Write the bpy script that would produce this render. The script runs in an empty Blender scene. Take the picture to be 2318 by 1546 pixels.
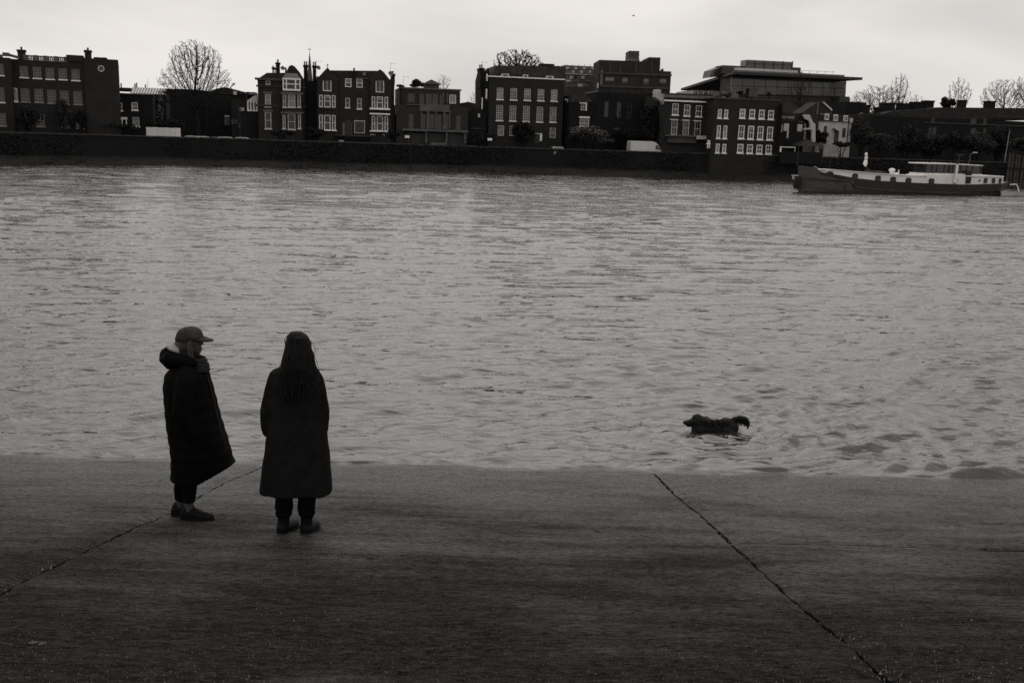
import bpy, bmesh, math, random
import numpy as np
from mathutils import Vector, Matrix

R = math.radians
random.seed(7)
scn = bpy.context.scene
COL = scn.collection

# ------------------------------------------------------------------ camera
PW, PH, FPX = 2318.0, 1546.0, 2254.0
EYE = 4.2                                   # metres above the river
PITCH = math.atan((773.0 - 325.0) / FPX)
ROLL = math.atan(0.030)
cam_d = bpy.data.cameras.new('camera')
cam = bpy.data.objects.new('camera', cam_d)
COL.objects.link(cam)
cam_d.sensor_width = 36.0
cam_d.lens = 36.0 * FPX / PW
cam_d.clip_start = 0.1
cam_d.clip_end = 8000.0
cam_d.dof.use_dof = True
cam_d.dof.focus_distance = 9.5
cam_d.dof.aperture_fstop = 5.0
CAMROT = (Matrix.Rotation(R(90) - PITCH, 3, 'X') @ Matrix.Rotation(ROLL, 3, 'Z'))
cam.matrix_world = Matrix.Translation((0, 0, EYE)) @ CAMROT.to_4x4()
scn.camera = cam
CPOS = Vector((0, 0, EYE))

# ------------------------------------------------------------------ sky, sun, exposure
SUN_EL, SUN_ROT = 48.0, 0.0
world = bpy.data.worlds.new('World')
scn.world = world
world.use_nodes = True
wn = world.node_tree.nodes
wl = world.node_tree.links
wn.clear()
w_out = wn.new('ShaderNodeOutputWorld')
w_bg = wn.new('ShaderNodeBackground')
w_sky = wn.new('ShaderNodeTexSky')
w_sky.sky_type = 'NISHITA'
w_sky.sun_disc = False
w_sky.sun_elevation = R(SUN_EL)
w_sky.sun_rotation = R(SUN_ROT)
w_sky.air_density = 1.0
w_sky.dust_density = 4.0
w_bw = wn.new('ShaderNodeRGBToBW')
w_tc = wn.new('ShaderNodeTexCoord')
w_map = wn.new('ShaderNodeMapping')
w_map.inputs['Scale'].default_value = (1.6, 1.6, 6.0)
w_n1 = wn.new('ShaderNodeTexNoise')
w_n1.inputs['Scale'].default_value = 1.7
w_n1.inputs['Detail'].default_value = 7.0
w_n1.inputs['Roughness'].default_value = 0.5
w_n1.inputs['Distortion'].default_value = 0.35
w_r1 = wn.new('ShaderNodeMapRange')
w_r1.inputs['From Min'].default_value = 0.35
w_r1.inputs['From Max'].default_value = 0.66
w_r1.inputs['To Min'].default_value = 0.82
w_r1.inputs['To Max'].default_value = 1.06
w_mix = wn.new('ShaderNodeMix')             # mostly even overcast, a little of the clear-sky gradient
w_mix.data_type = 'FLOAT'
w_mix.inputs[0].default_value = 0.12
w_mix.inputs[2].default_value = 8.25
w_mul = wn.new('ShaderNodeMath')
w_mul.operation = 'MULTIPLY'
w_tint = wn.new('ShaderNodeVectorMath')
w_tint.operation = 'SCALE'
w_tint.inputs[0].default_value = (1.0, 0.958, 0.922)
wl.new(w_tc.outputs['Generated'], w_map.inputs['Vector'])
wl.new(w_map.outputs[0], w_n1.inputs['Vector'])
wl.new(w_n1.outputs[0], w_r1.inputs['Value'])
wl.new(w_sky.outputs[0], w_bw.inputs[0])
wl.new(w_bw.outputs[0], w_mix.inputs[3])
wl.new(w_mix.outputs[0], w_mul.inputs[0])
wl.new(w_r1.outputs[0], w_mul.inputs[1])
wl.new(w_mul.outputs[0], w_tint.inputs['Scale'])
wl.new(w_tint.outputs[0], w_bg.inputs['Color'])
wl.new(w_bg.outputs[0], w_out.inputs['Surface'])
w_bg.inputs['Strength'].default_value = 0.1

sun_d = bpy.data.lights.new('sun', 'SUN')
sun_d.energy = 0.5
sun_d.angle = R(60)
sun_d.color = (1.0, 0.96, 0.91)
sun = bpy.data.objects.new('sun', sun_d)
COL.objects.link(sun)
sun.rotation_euler = (-(R(90) - R(SUN_EL)), 0, 0)   # shines from ahead, over the far bank, towards the camera
sun.location = (0, 60, 80)

scn.view_settings.view_transform = 'Standard'
scn.view_settings.look = 'None'
scn.view_settings.exposure = 0.0
scn.view_settings.gamma = 1.0
scn.view_settings.use_curve_mapping = False
scn.cycles.max_bounces = 6
scn.cycles.use_denoising = False
scn.cycles.sample_clamp_indirect = 4.0

# ------------------------------------------------------------------ geometry of the picture
def ray(px, py):
    v = Vector(((px - PW / 2) / FPX, -(py - PH / 2) / FPX, -1.0))
    return CAMROT @ v

def on_plane(px, py, o, n):
    r = ray(px, py)
    o = Vector(o); n = Vector(n)
    return CPOS + r * ((o - CPOS).dot(n) / r.dot(n))

SLIP_A, SLIP_S, SLIP_T = 1.700, 0.198, 0.0035               # the slipway drops away from the camera
def slip_z(y, x=0.0): return EYE - SLIP_A - SLIP_S * y + SLIP_T * x
def slip_pt(px, py): return on_plane(px, py, (0, 0, EYE - SLIP_A), (-SLIP_T, SLIP_S, 1))
def water_pt(px, py): return on_plane(px, py, (0, 0, 0), (0, 0, 1))
def depth_pt(px, py, Y): return on_plane(px, py, (0, Y, 0), (0, 1, 0))

# ------------------------------------------------------------------ materials
def mat(name, v, rough=0.8, var=0.35, scale=2.0, bump=0.0, bscale=None, spec=0.5, stretch=(1, 1, 1), metallic=0.0, detail=5, coat=0.0):
    m = bpy.data.materials.new(name)
    m.use_nodes = True
    n = m.node_tree.nodes; l = m.node_tree.links
    b = n['Principled BSDF']
    b.inputs['Roughness'].default_value = rough
    b.inputs['Metallic'].default_value = metallic
    b.inputs['Specular IOR Level'].default_value = spec
    if coat: b.inputs['Coat Weight'].default_value = coat
    tc = n.new('ShaderNodeTexCoord'); mp = n.new('ShaderNodeMapping')
    mp.inputs['Scale'].default_value = stretch
    l.new(tc.outputs['Object'], mp.inputs['Vector'])
    nz = n.new('ShaderNodeTexNoise')
    nz.inputs['Scale'].default_value = scale; nz.inputs['Detail'].default_value = detail
    nz.inputs['Roughness'].default_value = 0.6
    l.new(mp.outputs[0], nz.inputs['Vector'])
    cr = n.new('ShaderNodeValToRGB')
    a, c = v * (1 - var), v * (1 + var)
    cr.color_ramp.elements[0].position = 0.3; cr.color_ramp.elements[0].color = (a, a * .97, a * .95, 1)
    cr.color_ramp.elements[1].position = 0.7; cr.color_ramp.elements[1].color = (c, c * .97, c * .95, 1)
    l.new(nz.outputs[0], cr.inputs[0])
    l.new(cr.outputs[0], b.inputs['Base Color'])
    if bump:
        bz = n.new('ShaderNodeTexNoise')
        bz.inputs['Scale'].default_value = bscale or scale * 4; bz.inputs['Detail'].default_value = 6
        l.new(mp.outputs[0], bz.inputs['Vector'])
        bp = n.new('ShaderNodeBump')
        bp.inputs['Strength'].default_value = 1.0; bp.inputs['Distance'].default_value = bump
        l.new(bz.outputs[0], bp.inputs['Height'])
        l.new(bp.outputs[0], b.inputs['Normal'])
    return m

def brick_mat(name, v, mortar):
    m = mat(name, v, rough=0.9, var=0.35, scale=0.6, spec=0.2)
    n = m.node_tree.nodes; l = m.node_tree.links
    b = n['Principled BSDF']
    cr = [x for x in n if x.type == 'VALTORGB'][0]
    mp = [x for x in n if x.type == 'MAPPING'][0]
    rot = n.new('ShaderNodeMapping'); rot.inputs['Rotation'].default_value = (R(90), 0, 0)
    br = n.new('ShaderNodeTexBrick')
    br.inputs['Scale'].default_value = 1.0
    br.inputs['Mortar Size'].default_value = 0.008
    br.inputs['Brick Width'].default_value = 0.225; br.inputs['Row Height'].default_value = 0.075
    br.inputs['Mortar'].default_value = (mortar, mortar * .98, mortar * .96, 1)
    l.new(mp.outputs[0], rot.inputs['Vector']); l.new(rot.outputs[0], br.inputs['Vector'])
    hs = n.new('ShaderNodeHueSaturation'); hs.inputs['Value'].default_value = 0.7
    l.new(cr.outputs[0], br.inputs['Color1']); l.new(cr.outputs[0], hs.inputs['Color']); l.new(hs.outputs[0], br.inputs['Color2'])
    l.new(br.outputs['Color'], b.inputs['Base Color'])
    return m

M = {}
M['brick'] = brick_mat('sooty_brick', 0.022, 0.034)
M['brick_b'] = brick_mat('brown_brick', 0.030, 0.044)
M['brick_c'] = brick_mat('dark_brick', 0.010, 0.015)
M['slate'] = mat('roof_slate', 0.022, 0.75, 0.4, 1.5, bump=0.01, bscale=9, spec=0.2)
M['slate_b'] = mat('roof_tile', 0.035, 0.8, 0.4, 1.5, bump=0.01, bscale=9, spec=0.2)
M['stone'] = mat('weathered_stone', 0.085, 0.85, 0.35, 1.2, bump=0.005)
M['stone_b'] = mat('dark_stone', 0.05, 0.9, 0.4, 1.2, bump=0.005)
M['white'] = mat('white_paint', 0.80, 0.55, 0.12, 1.0)
M['grey_paint'] = mat('grey_paint', 0.50, 0.6, 0.15, 1.0)
M['stucco'] = mat('white_stucco', 0.42, 0.8, 0.2, 0.7, bump=0.004)
M['lead'] = mat('lead_sheet', 0.12, 0.6, 0.3, 1.0)
M['glass'] = mat('dark_glass', 0.012, 0.08, 0.5, 0.8, spec=0.5)
M['office_glass'] = mat('office_glass', 0.055, 0.10, 0.3, 0.15, spec=0.6)
M['blind'] = mat('blind_fabric', 0.20, 0.9, 0.12, 2.0)
M['black'] = mat('black_paint', 0.012, 0.5, 0.3, 1.0)
M['bark'] = mat('bark', 0.018, 0.95, 0.4, 6.0, bump=0.01, spec=0.1)
M['twig'] = mat('twig_bark', 0.022, 0.95, 0.4, 3.0, spec=0.1)
M['leaf'] = mat('dark_leaf', 0.011, 0.7, 0.6, 1.2, spec=0.2)
M['leaf_b'] = mat('olive_leaf', 0.030, 0.7, 0.6, 1.2, spec=0.2)
M['blossom'] = mat('pale_blossom', 0.38, 0.8, 0.3, 2.0)
M['metal'] = mat('galvanised_metal', 0.10, 0.5, 0.25, 2.0)
M['concrete_far'] = mat('concrete_far', 0.06, 0.9, 0.3, 0.5)
M['earth'] = mat('earth', 0.022, 1.0, 0.4, 0.4, spec=0.1)
M['mud'] = mat('river_mud', 0.013, 0.9, 0.45, 0.7, bump=0.03, bscale=3, spec=0.15)
M['car_dark'] = mat('dark_car_paint', 0.03, 0.3, 0.1, 1.0, coat=0.5)
M['car_light'] = mat('pale_car_paint', 0.45, 0.3, 0.06, 1.0, coat=0.5)
M['dull_frame'] = mat('dull_frame_paint', 0.20, 0.7, 0.25, 1.0)
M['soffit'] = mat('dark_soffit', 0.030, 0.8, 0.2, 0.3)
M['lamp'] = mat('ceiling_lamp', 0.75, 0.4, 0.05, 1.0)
M['rubber'] = mat('tyre_rubber', 0.012, 0.8, 0.2, 4.0)

# ------------------------------------------------------------------ object helpers
def tag(o, label=None, cat=None, group=None, kind=None):
    if label: o['label'] = label
    if cat: o['category'] = cat
    if group: o['group'] = group
    if kind: o['kind'] = kind
    return o

def empty(name, loc, rz=0.0, label=None, cat=None, group=None, kind=None):
    o = bpy.data.objects.new(name, None)
    o.empty_display_size = 0.3
    COL.objects.link(o)
    o.location = loc; o.rotation_euler = (0, 0, rz)
    return tag(o, label, cat, group, kind)

def link_mesh(name, me, parent=None, loc=None):
    o = bpy.data.objects.new(name, me)
    COL.objects.link(o)
    if parent is not None: o.parent = parent
    if loc is not None: o.location = loc
    return o

class MB:
    """collects polygons and links them as one mesh object"""
    def __init__(s): s.v = []; s.f = []
    def add(s, vs, fs):
        k = len(s.v); s.v += [tuple(p) for p in vs]; s.f += [tuple(i + k for i in f) for f in fs]; return s
    def box(s, x0, x1, y0, y1, z0, z1):
        return s.add([(x0,y0,z0),(x1,y0,z0),(x1,y1,z0),(x0,y1,z0),(x0,y0,z1),(x1,y0,z1),(x1,y1,z1),(x0,y1,z1)],
                     [(0,3,2,1),(4,5,6,7),(0,1,5,4),(1,2,6,5),(2,3,7,6),(3,0,4,7)])
    def prism(s, prof, y0, y1):                 # profile of (x,z), counter-clockwise seen from -y, extruded along y
        n = len(prof)
        vs = [(x, y0, z) for x, z in prof] + [(x, y1, z) for x, z in prof]
        fs = [tuple(range(n)), tuple(range(2*n-1, n-1, -1))]
        for i in range(n):
            j = (i+1) % n; fs.append((j, i, i+n, j+n))
        return s.add(vs, fs)
    def prism_x(s, prof, x0, x1):               # profile of (y,z) extruded along x
        n = len(prof)
        vs = [(x0, y, z) for y, z in prof] + [(x1, y, z) for y, z in prof]
        fs = [tuple(range(n)), tuple(range(2*n-1, n-1, -1))]
        for i in range(n):
            j = (i+1) % n; fs.append((j, i, i+n, j+n))
        return s.add(vs, fs)
    def prism_z(s, prof, z0, z1):
        n = len(prof)
        vs = [(x, y, z0) for x, y in prof] + [(x, y, z1) for x, y in prof]
        fs = [tuple(range(n-1, -1, -1)), tuple(range(n, 2*n))]
        for i in range(n):
            j = (i+1) % n; fs.append((i, j, j+n, i+n))
        return s.add(vs, fs)
    def hip(s, x0, x1, y0, y1, z0, z1, inset, over=0.3):   # hipped roof, ridge along x
        x0 -= over; x1 += over; y0 -= over; y1 += over
        ym = (y0+y1)/2
        return s.add([(x0,y0,z0),(x1,y0,z0),(x1,y1,z0),(x0,y1,z0),(x0+inset,ym,z1),(x1-inset,ym,z1)],
                     [(0,1,5,4),(1,2,5),(2,3,4,5),(3,0,4),(0,3,2,1)])
    def frustum(s, a, b, z0, z1):               # a,b = (x0,x1,y0,y1) rectangles
        return s.add([(a[0],a[2],z0),(a[1],a[2],z0),(a[1],a[3],z0),(a[0],a[3],z0),(b[0],b[2],z1),(b[1],b[2],z1),(b[1],b[3],z1),(b[0],b[3],z1)],
                     [(0,3,2,1),(4,5,6,7),(0,1,5,4),(1,2,6,5),(2,3,7,6),(3,0,4,7)])
    def tube(s, pts, rad, n=6, cap=True):
        pts = [Vector(p) for p in pts]
        if not hasattr(rad, '__len__'): rad = [rad]*len(pts)
        rings = []
        up = Vector((0,0,1))
        for i, p in enumerate(pts):
            t = (pts[min(i+1,len(pts)-1)] - pts[max(i-1,0)])
            t = t.normalized() if t.length > 1e-9 else Vector((0,0,1))
            if i == 0:
                ref = up if abs(t.dot(up)) < 0.95 else Vector((1,0,0)); a = t.cross(ref).normalized()
            else:
                a = a - t*a.dot(t)              # carry the frame along, so that tubes never twist
                a = a.normalized() if a.length > 1e-6 else t.orthogonal().normalized()
            b = t.cross(a)
            rings.append([p + (a*math.cos(2*math.pi*k/n) + b*math.sin(2*math.pi*k/n))*rad[i] for k in range(n)])
        vs = [q for r in rings for q in r]; fs = []
        for i in range(len(pts)-1):
            for k in range(n):
                k2 = (k+1) % n
                fs.append((i*n+k, i*n+k2, (i+1)*n+k2, (i+1)*n+k))
        if cap:
            fs.append(tuple(range(n-1,-1,-1))); fs.append(tuple(range((len(pts)-1)*n, len(pts)*n)))
        return s.add(vs, fs)
    def lathe(s, prof, cx=0, cy=0, n=12):       # prof of (r,z)
        vs = []; fs = []
        for r, z in prof:
            for k in range(n): vs.append((cx+r*math.cos(2*math.pi*k/n), cy+r*math.sin(2*math.pi*k/n), z))
        for i in range(len(prof)-1):
            for k in range(n):
                k2 = (k+1)%n; fs.append((i*n+k, i*n+k2, (i+1)*n+k2, (i+1)*n+k))
        fs.append(tuple(range(n-1,-1,-1))); fs.append(tuple(range((len(prof)-1)*n, len(prof)*n)))
        return s.add(vs, fs)
    def loft(s, rings, cap=True):
        n = len(rings[0]); vs = [p for r in rings for p in r]; fs = []
        for i in range(len(rings)-1):
            for k in range(n):
                k2=(k+1)%n; fs.append((i*n+k, i*n+k2, (i+1)*n+k2, (i+1)*n+k))
        if cap:
            fs.append(tuple(range(n-1,-1,-1))); fs.append(tuple(range((len(rings)-1)*n, len(rings)*n)))
        return s.add(vs, fs)
    def mesh(s, name, m):
        me = bpy.data.meshes.new(name)
        me.from_pydata(s.v, [], s.f)
        if m is not None: me.materials.append(m)
        me.update()
        return me
    def build(s, name, m, parent=None, smooth=False, loc=None):
        me = s.mesh(name, m)
        if smooth: me.polygons.foreach_set('use_smooth', [True]*len(me.polygons))
        return link_mesh(name, me, parent, loc)

# ------------------------------------------------------------------ river
def lin(a, b, n): return np.linspace(a, b, n)
def vnoise(x, y, seed=0):
    """smooth 2-D value noise on arrays"""
    def h(i, j):
        v = np.sin(i*127.1 + j*311.7 + seed*74.7)*43758.5453
        return v - np.floor(v)
    i = np.floor(x); j = np.floor(y); fx = x-i; fy = y-j
    fx = fx*fx*(3-2*fx); fy = fy*fy*(3-2*fy)
    return (h(i,j)*(1-fx)+h(i+1,j)*fx)*(1-fy) + (h(i,j+1)*(1-fx)+h(i+1,j+1)*fx)*fy

DOG = water_pt(1612, 974)
def river_height(X, Y):
    rng = np.random.RandomState(4)
    Z = np.zeros_like(X)
    gust = 0.45 + 0.9*vnoise(X*0.16+3, Y*0.10+1, 2)*vnoise(X*0.6, Y*0.4, 5)*1.7
    sp = np.clip(Y*0.0034, .035, None)
    for i in range(64):                         # wind ripples, most of them a hand to a forearm long
        lam = 0.17 * (0.95/0.17)**(rng.rand()**1.2)
        th = R(-74 + rng.randn()*15)            # direction of travel: towards the camera, slightly to the right
        k = 2*math.pi/lam
        amp = 0.028/k*(0.4+1.2*rng.rand()) * np.clip((lam/sp-2.6)/2.0, 0, 1)
        ph = rng.rand()*6.283
        warp = vnoise(X*0.5+i, Y*0.5-i, 9+i)*2 + .5*vnoise(X*1.6-i, Y*1.6+i, 109+i)
        p = k*(X*math.cos(th)+Y*math.sin(th)) + ph + warp*1.7
        own = 0.3+1.4*vnoise(X*0.8+2*i, Y*1.1+i, 209+i)
        sn = np.sin(p)
        Z += amp*(sn + 0.42*sn*np.abs(sn) + 0.30*np.sin(2*p-1.2))*gust*own
    for i in range(16):                         # longer waves out in the stream
        lam = 1.5 + 2.2*rng.rand(); th = R(-84 + rng.randn()*11); k = 2*math.pi/lam
        p = k*(X*math.cos(th)+Y*math.sin(th)) + rng.rand()*6.283 + 2.0*vnoise(X*0.2+i, Y*0.2, 40+i)
        Z += 0.0050*(0.5+rng.rand())*np.clip((Y-16)/20, 0, 1)*(1+np.clip((Y-40)/50, 0, 1)*1.2)*np.sin(p)*(0.5+vnoise(X*0.08+i, Y*0.05, 60+i))
    for i in range(26):                         # steeper little waves that build up towards the slipway
        lam = 0.28 + 0.42*rng.rand(); th = R(-66 + rng.randn()*15); k = 2*math.pi/lam
        p = k*(X*math.cos(th)+Y*math.sin(th)) + rng.rand()*6.283 + 2.4*vnoise(X*0.45+i, Y*0.45, 140+i)
        own = np.clip(vnoise(X*0.42+3*i, Y*0.62+i, 160+i)*2.4-.9, 0, 1.2)*(.35+.65*np.clip((np.hypot(X-DOG.x, Y-DOG.y)-1.2)/2.5, 0, 1))
        sn = np.sin(p)
        Z += 0.056/k*own*np.clip((30-Y)/14, 0, 1)*(sn + .5*sn*np.abs(sn) + .35*np.sin(2*p-1.3))*(.55+.45*np.clip((X+4)/6, 0, 1))
    # small lip where the river laps the concrete
    Z += 0.034*np.exp(-((Y-((EYE-SLIP_A+SLIP_T*X)/SLIP_S+.07+0.22*(vnoise(X*.55, X*0, 33)-.4)))/.05)**2)*np.clip(vnoise(X*.9, X*0, 34)*2.4-.7, 0, 1)
    # ring waves that spread from the dog
    dx = X-DOG.x; dy = Y-DOG.y
    r = np.sqrt(dx*dx+dy*dy)+0.05
    env = np.clip(r/0.5, 0, 1)*np.exp(-r/2.6)*(.55+.45*np.clip(dx/1.5+.4, 0, 1))
    Z += 0.032*env*np.sin(2*math.pi*(r-.12*r*r/6)/0.36 + 1.6*vnoise(X*.8, Y*.8, 31))
    for sgn in (-1, 1):                         # the two arms of its wake
        q = dx*0.34 + sgn*dy - 0.25
        Z += 0.012*np.exp(-(q/0.11)**2)*np.clip(dx+0.7, 0, 1)*np.exp(-np.clip(dx, 0, 9)/2.4)
    # low swells that run up to the slipway
    for (x0, y0, x1, y1, a, w) in CRESTS:
        A = water_pt(x0, y0); B = water_pt(x1, y1)
        d = Vector((B.x-A.x, B.y-A.y)); L = d.length; d /= L
        t = ((X-A.x)*d.x + (Y-A.y)*d.y)/L
        q = -(X-A.x)*d.y + (Y-A.y)*d.x + 0.16*(vnoise(X*1.1, Y*1.1, int(x0))-0.5)
        e = np.clip(t*4, 0, 1)*np.clip((1-t)*4, 0, 1)
        Z += a*e*(np.exp(-(q/w)**2) - 0.45*np.exp(-((q-1.9*w)/(1.3*w))**2))
    return Z
CRESTS = [(1640, 1046, 1960, 1040, 0.0196, 0.075), (1790, 1066, 2150, 1052, 0.028, 0.098), (2040, 1078, 2290, 1073, 0.0315, 0.09), (1690, 1016, 1880, 1010, 0.021, 0.09), (1840, 1022, 2080, 1006, 0.0315, 0.112), (2180, 1062, 2400, 1052, 0.028, 0.105), (740, 1049, 1000, 1054, 0.0252, 0.06), (0, 1036, 330, 1045, 0.0168, 0.068), (-60, 940, 320, 930, 0.0069, 0.054), (150, 1000, 480, 985, 0.0154, 0.105), (1000, 985, 1230, 966, 0.0095, 0.063), (830, 880, 1130, 866, 0.0069, 0.054), (760, 935, 960, 925, 0.0069, 0.058), (1270, 908, 1530, 888, 0.0063, 0.054), (1880, 985, 2250, 962, 0.0095, 0.072), (1150, 1052, 1420, 1057, 0.0126, 0.053), (2000, 920, 2300, 905, 0.0095, 0.09), (480, 1048, 600, 1049, 0.0098, 0.045)]
def build_water():
    ys = [10.8]
    while ys[-1] < 175: ys.append(ys[-1]*1.0034 if ys[-1] > 12.0 else ys[-1]+0.035)
    ys = np.array(ys)
    ts = np.concatenate([-np.tan(np.radians(lin(80, 34, 26)))[:-1], lin(-math.tan(R(34)), math.tan(R(34)), 640), np.tan(np.radians(lin(34, 80, 26)))[1:]])
    Y = np.repeat(ys[:, None], len(ts), 1); X = Y*ts[None, :]
    Z = river_height(X, Y)
    nr, nc = X.shape
    me = bpy.data.meshes.new('river')
    co = np.stack([X, Y, Z], -1).reshape(-1, 3)
    idx = np.arange(nr*nc).reshape(nr, nc)
    q = np.stack([idx[:-1,:-1], idx[:-1,1:], idx[1:,1:], idx[1:,:-1]], -1).reshape(-1, 4)
    me.vertices.add(len(co)); me.vertices.foreach_set('co', co.ravel())
    me.loops.add(q.size); me.loops.foreach_set('vertex_index', q.ravel())
    me.polygons.add(len(q)); me.polygons.foreach_set('loop_start', np.arange(0, q.size, 4)); me.polygons.foreach_set('loop_total', np.full(len(q), 4))
    me.update(calc_edges=True); me.validate()
    me.polygons.foreach_set('use_smooth', np.ones(len(q), bool))
    m = bpy.data.materials.new('river_water'); m.use_nodes = True
    n = m.node_tree.nodes; l = m.node_tree.links; b = n['Principled BSDF']
    b.inputs['Base Color'].default_value = (0.024, 0.023, 0.022, 1)
    b.inputs['Roughness'].default_value = 0.06
    b.inputs['IOR'].default_value = 1.75
    tc = n.new('ShaderNodeTexCoord')
    prev = None
    #        scale        (sx, sy)     height
    for sc, st, dist, det, rz in ((3.0, (0.30, 1.35, 1), 0.052, 3.0, 9), (9.0, (0.36, 1.3, 1), 0.0095, 2.0, 14), (0.55, (0.32, 1.3, 1), 0.13, 2.0, 5)):
        mp = n.new('ShaderNodeMapping'); mp.inputs['Scale'].default_value = st; mp.inputs['Rotation'].default_value = (0, 0, R(-rz))
        l.new(tc.outputs['Object'], mp.inputs['Vector'])
        nz = n.new('ShaderNodeTexNoise'); nz.inputs['Scale'].default_value = sc; nz.inputs['Detail'].default_value = det
        nz.inputs['Roughness'].default_value = 0.5; nz.inputs['Distortion'].default_value = 0.4
        l.new(mp.outputs[0], nz.inputs['Vector'])
        bp = n.new('ShaderNodeBump'); bp.inputs['Strength'].default_value = 1.0; bp.inputs['Distance'].default_value = dist
        l.new(nz.outputs[0], bp.inputs['Height'])
        # sheltered, calmer water by the slipway; wind chop out in the stream
        sx = n.new('ShaderNodeSeparateXYZ'); l.new(tc.outputs['Object'], sx.inputs[0])
        mr = n.new('ShaderNodeMapRange'); mr.inputs['From Min'].default_value = 22; mr.inputs['From Max'].default_value = 90
        mr.inputs['To Min'].default_value = dist; mr.inputs['To Max'].default_value = dist*(2.1 if sc < 5 else 1.3)
        l.new(sx.outputs['Y'], mr.inputs['Value']); l.new(mr.outputs[0], bp.inputs['Distance'])
        if prev: l.new(prev.outputs[0], bp.inputs['Normal'])
        prev = bp
    l.new(prev.outputs[0], b.inputs['Normal'])
    me.materials.append(m)
    tag(link_mesh('river', me), kind='structure')
build_water()

# ------------------------------------------------------------------ slipway of concrete slabs
def concrete_mat():
    m = bpy.data.materials.new('slipway_concrete'); m.use_nodes = True
    n = m.node_tree.nodes; l = m.node_tree.links; b = n['Principled BSDF']
    geo = n.new('ShaderNodeNewGeometry')
    def noise(scale, st, det=6, rough=0.6):
        mp = n.new('ShaderNodeMapping'); mp.inputs['Scale'].default_value = st
        l.new(geo.outputs['Position'], mp.inputs['Vector'])
        z = n.new('ShaderNodeTexNoise'); z.inputs['Scale'].default_value = scale; z.inputs['Detail'].default_value = det; z.inputs['Roughness'].default_value = rough
        l.new(mp.outputs[0], z.inputs['Vector']); return z.outputs[0]
    def rng(src, a, b_, c, d):
        r = n.new('ShaderNodeMapRange'); r.inputs['From Min'].default_value = a; r.inputs['From Max'].default_value = b_
        r.inputs['To Min'].default_value = c; r.inputs['To Max'].default_value = d; l.new(src, r.inputs['Value']); return r.outputs[0]
    def mth(op, a, b_):
        x = n.new('ShaderNodeMath'); x.operation = op
        for i, s in enumerate((a, b_)):
            if hasattr(s, 'links'): l.new(s, x.inputs[i])
            else: x.inputs[i].default_value = s
        return x.outputs[0]
    sep = n.new('ShaderNodeSeparateXYZ'); l.new(geo.outputs['Position'], sep.inputs[0])
    big = noise(0.55, (1, 1.3, 1), 6)
    streak = noise(1.3, (0.5, 2.6, 1), 7, 0.68)
    fine = noise(26, (0.55, 1.3, 1), 6, 0.78)
    pit = noise(75, (0.8, 1, 1), 3, 0.7)
    ribs = noise(16, (0.16, 2.6, 1), 3, 0.6)
    # tide wetness: wet just above the river, drier up the slope
    grain = noise(7.0, (0.6, 1.7, 1), 7, 0.75)
    tide = mth('ADD', sep.outputs['Z'], rng(big, 0.3, 0.7, -0.45, 0.45))
    tide = mth('ADD', tide, rng(grain, 0.3, 0.7, -0.38, 0.38))
    tide = mth('ADD', tide, rng(streak, 0.3, 0.7, -0.40, 0.40))
    wet = rng(tide, -0.15, 1.55, 1.0, 0.0)
    base = mth('MULTIPLY', rng(big, 0.3, 0.7, 0.7, 1.25), rng(fine, 0.34, 0.66, 0.4, 1.7))
    base = mth('MULTIPLY', base, rng(pit, 0.3, 0.6, 0.35, 1.45))
    base = mth('MULTIPLY', base, rng(streak, 0.35, 0.65, 0.78, 1.2))
    base = mth('MULTIPLY', base, rng(grain, 0.32, 0.68, 0.5, 1.5))
    val = mth('MULTIPLY', base, rng(wet, 0, 1, 0.0120, 0.022))
    comb = n.new('ShaderNodeCombineColor')
    l.new(val, comb.inputs[0]); l.new(mth('MULTIPLY', val, .97), comb.inputs[1]); l.new(mth('MULTIPLY', val, .94), comb.inputs[2])
    l.new(comb.outputs[0], b.inputs['Base Color'])
    film = rng(mth('ADD', sep.outputs['Z'], rng(streak, 0.3, 0.7, -0.07, 0.07)), 0.0, 0.10, 1.0, 0.0)   # film of water just above the river
    ro = mth('MULTIPLY', rng(wet, 0.1, 0.8, 0.80, 0.30), rng(film, 0, 1, 1.0, 0.4))
    l.new(ro, b.inputs['Roughness'])
    sp = mth('MULTIPLY', rng(wet, 0, 1, 0.10, 0.85), rng(fine, 0.36, 0.64, 0.10, 1.9))
    sp = mth('MULTIPLY', sp, rng(grain, 0.34, 0.62, 0.45, 1.4))
    sp = mth('MULTIPLY', sp, rng(pit, 0.30, 0.44, 0.15, 1.0))
    sp = mth('ADD', sp, mth('MULTIPLY', film, 0.38))
    l.new(sp, b.inputs['Specular IOR Level'])
    h = mth('ADD', mth('ADD', mth('MULTIPLY', fine, 0.75), mth('MULTIPLY', ribs, 2.0)), mth('MULTIPLY', grain, 2.2))
    bp = n.new('ShaderNodeBump'); bp.inputs['Strength'].default_value = 0.9; l.new(rng(film, 0, 1, 0.021, 0.006), bp.inputs['Distance'])
    l.new(h, bp.inputs['Height']); l.new(bp.outputs[0], b.inputs['Normal'])
    return m
M['concrete'] = concrete_mat()

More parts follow.
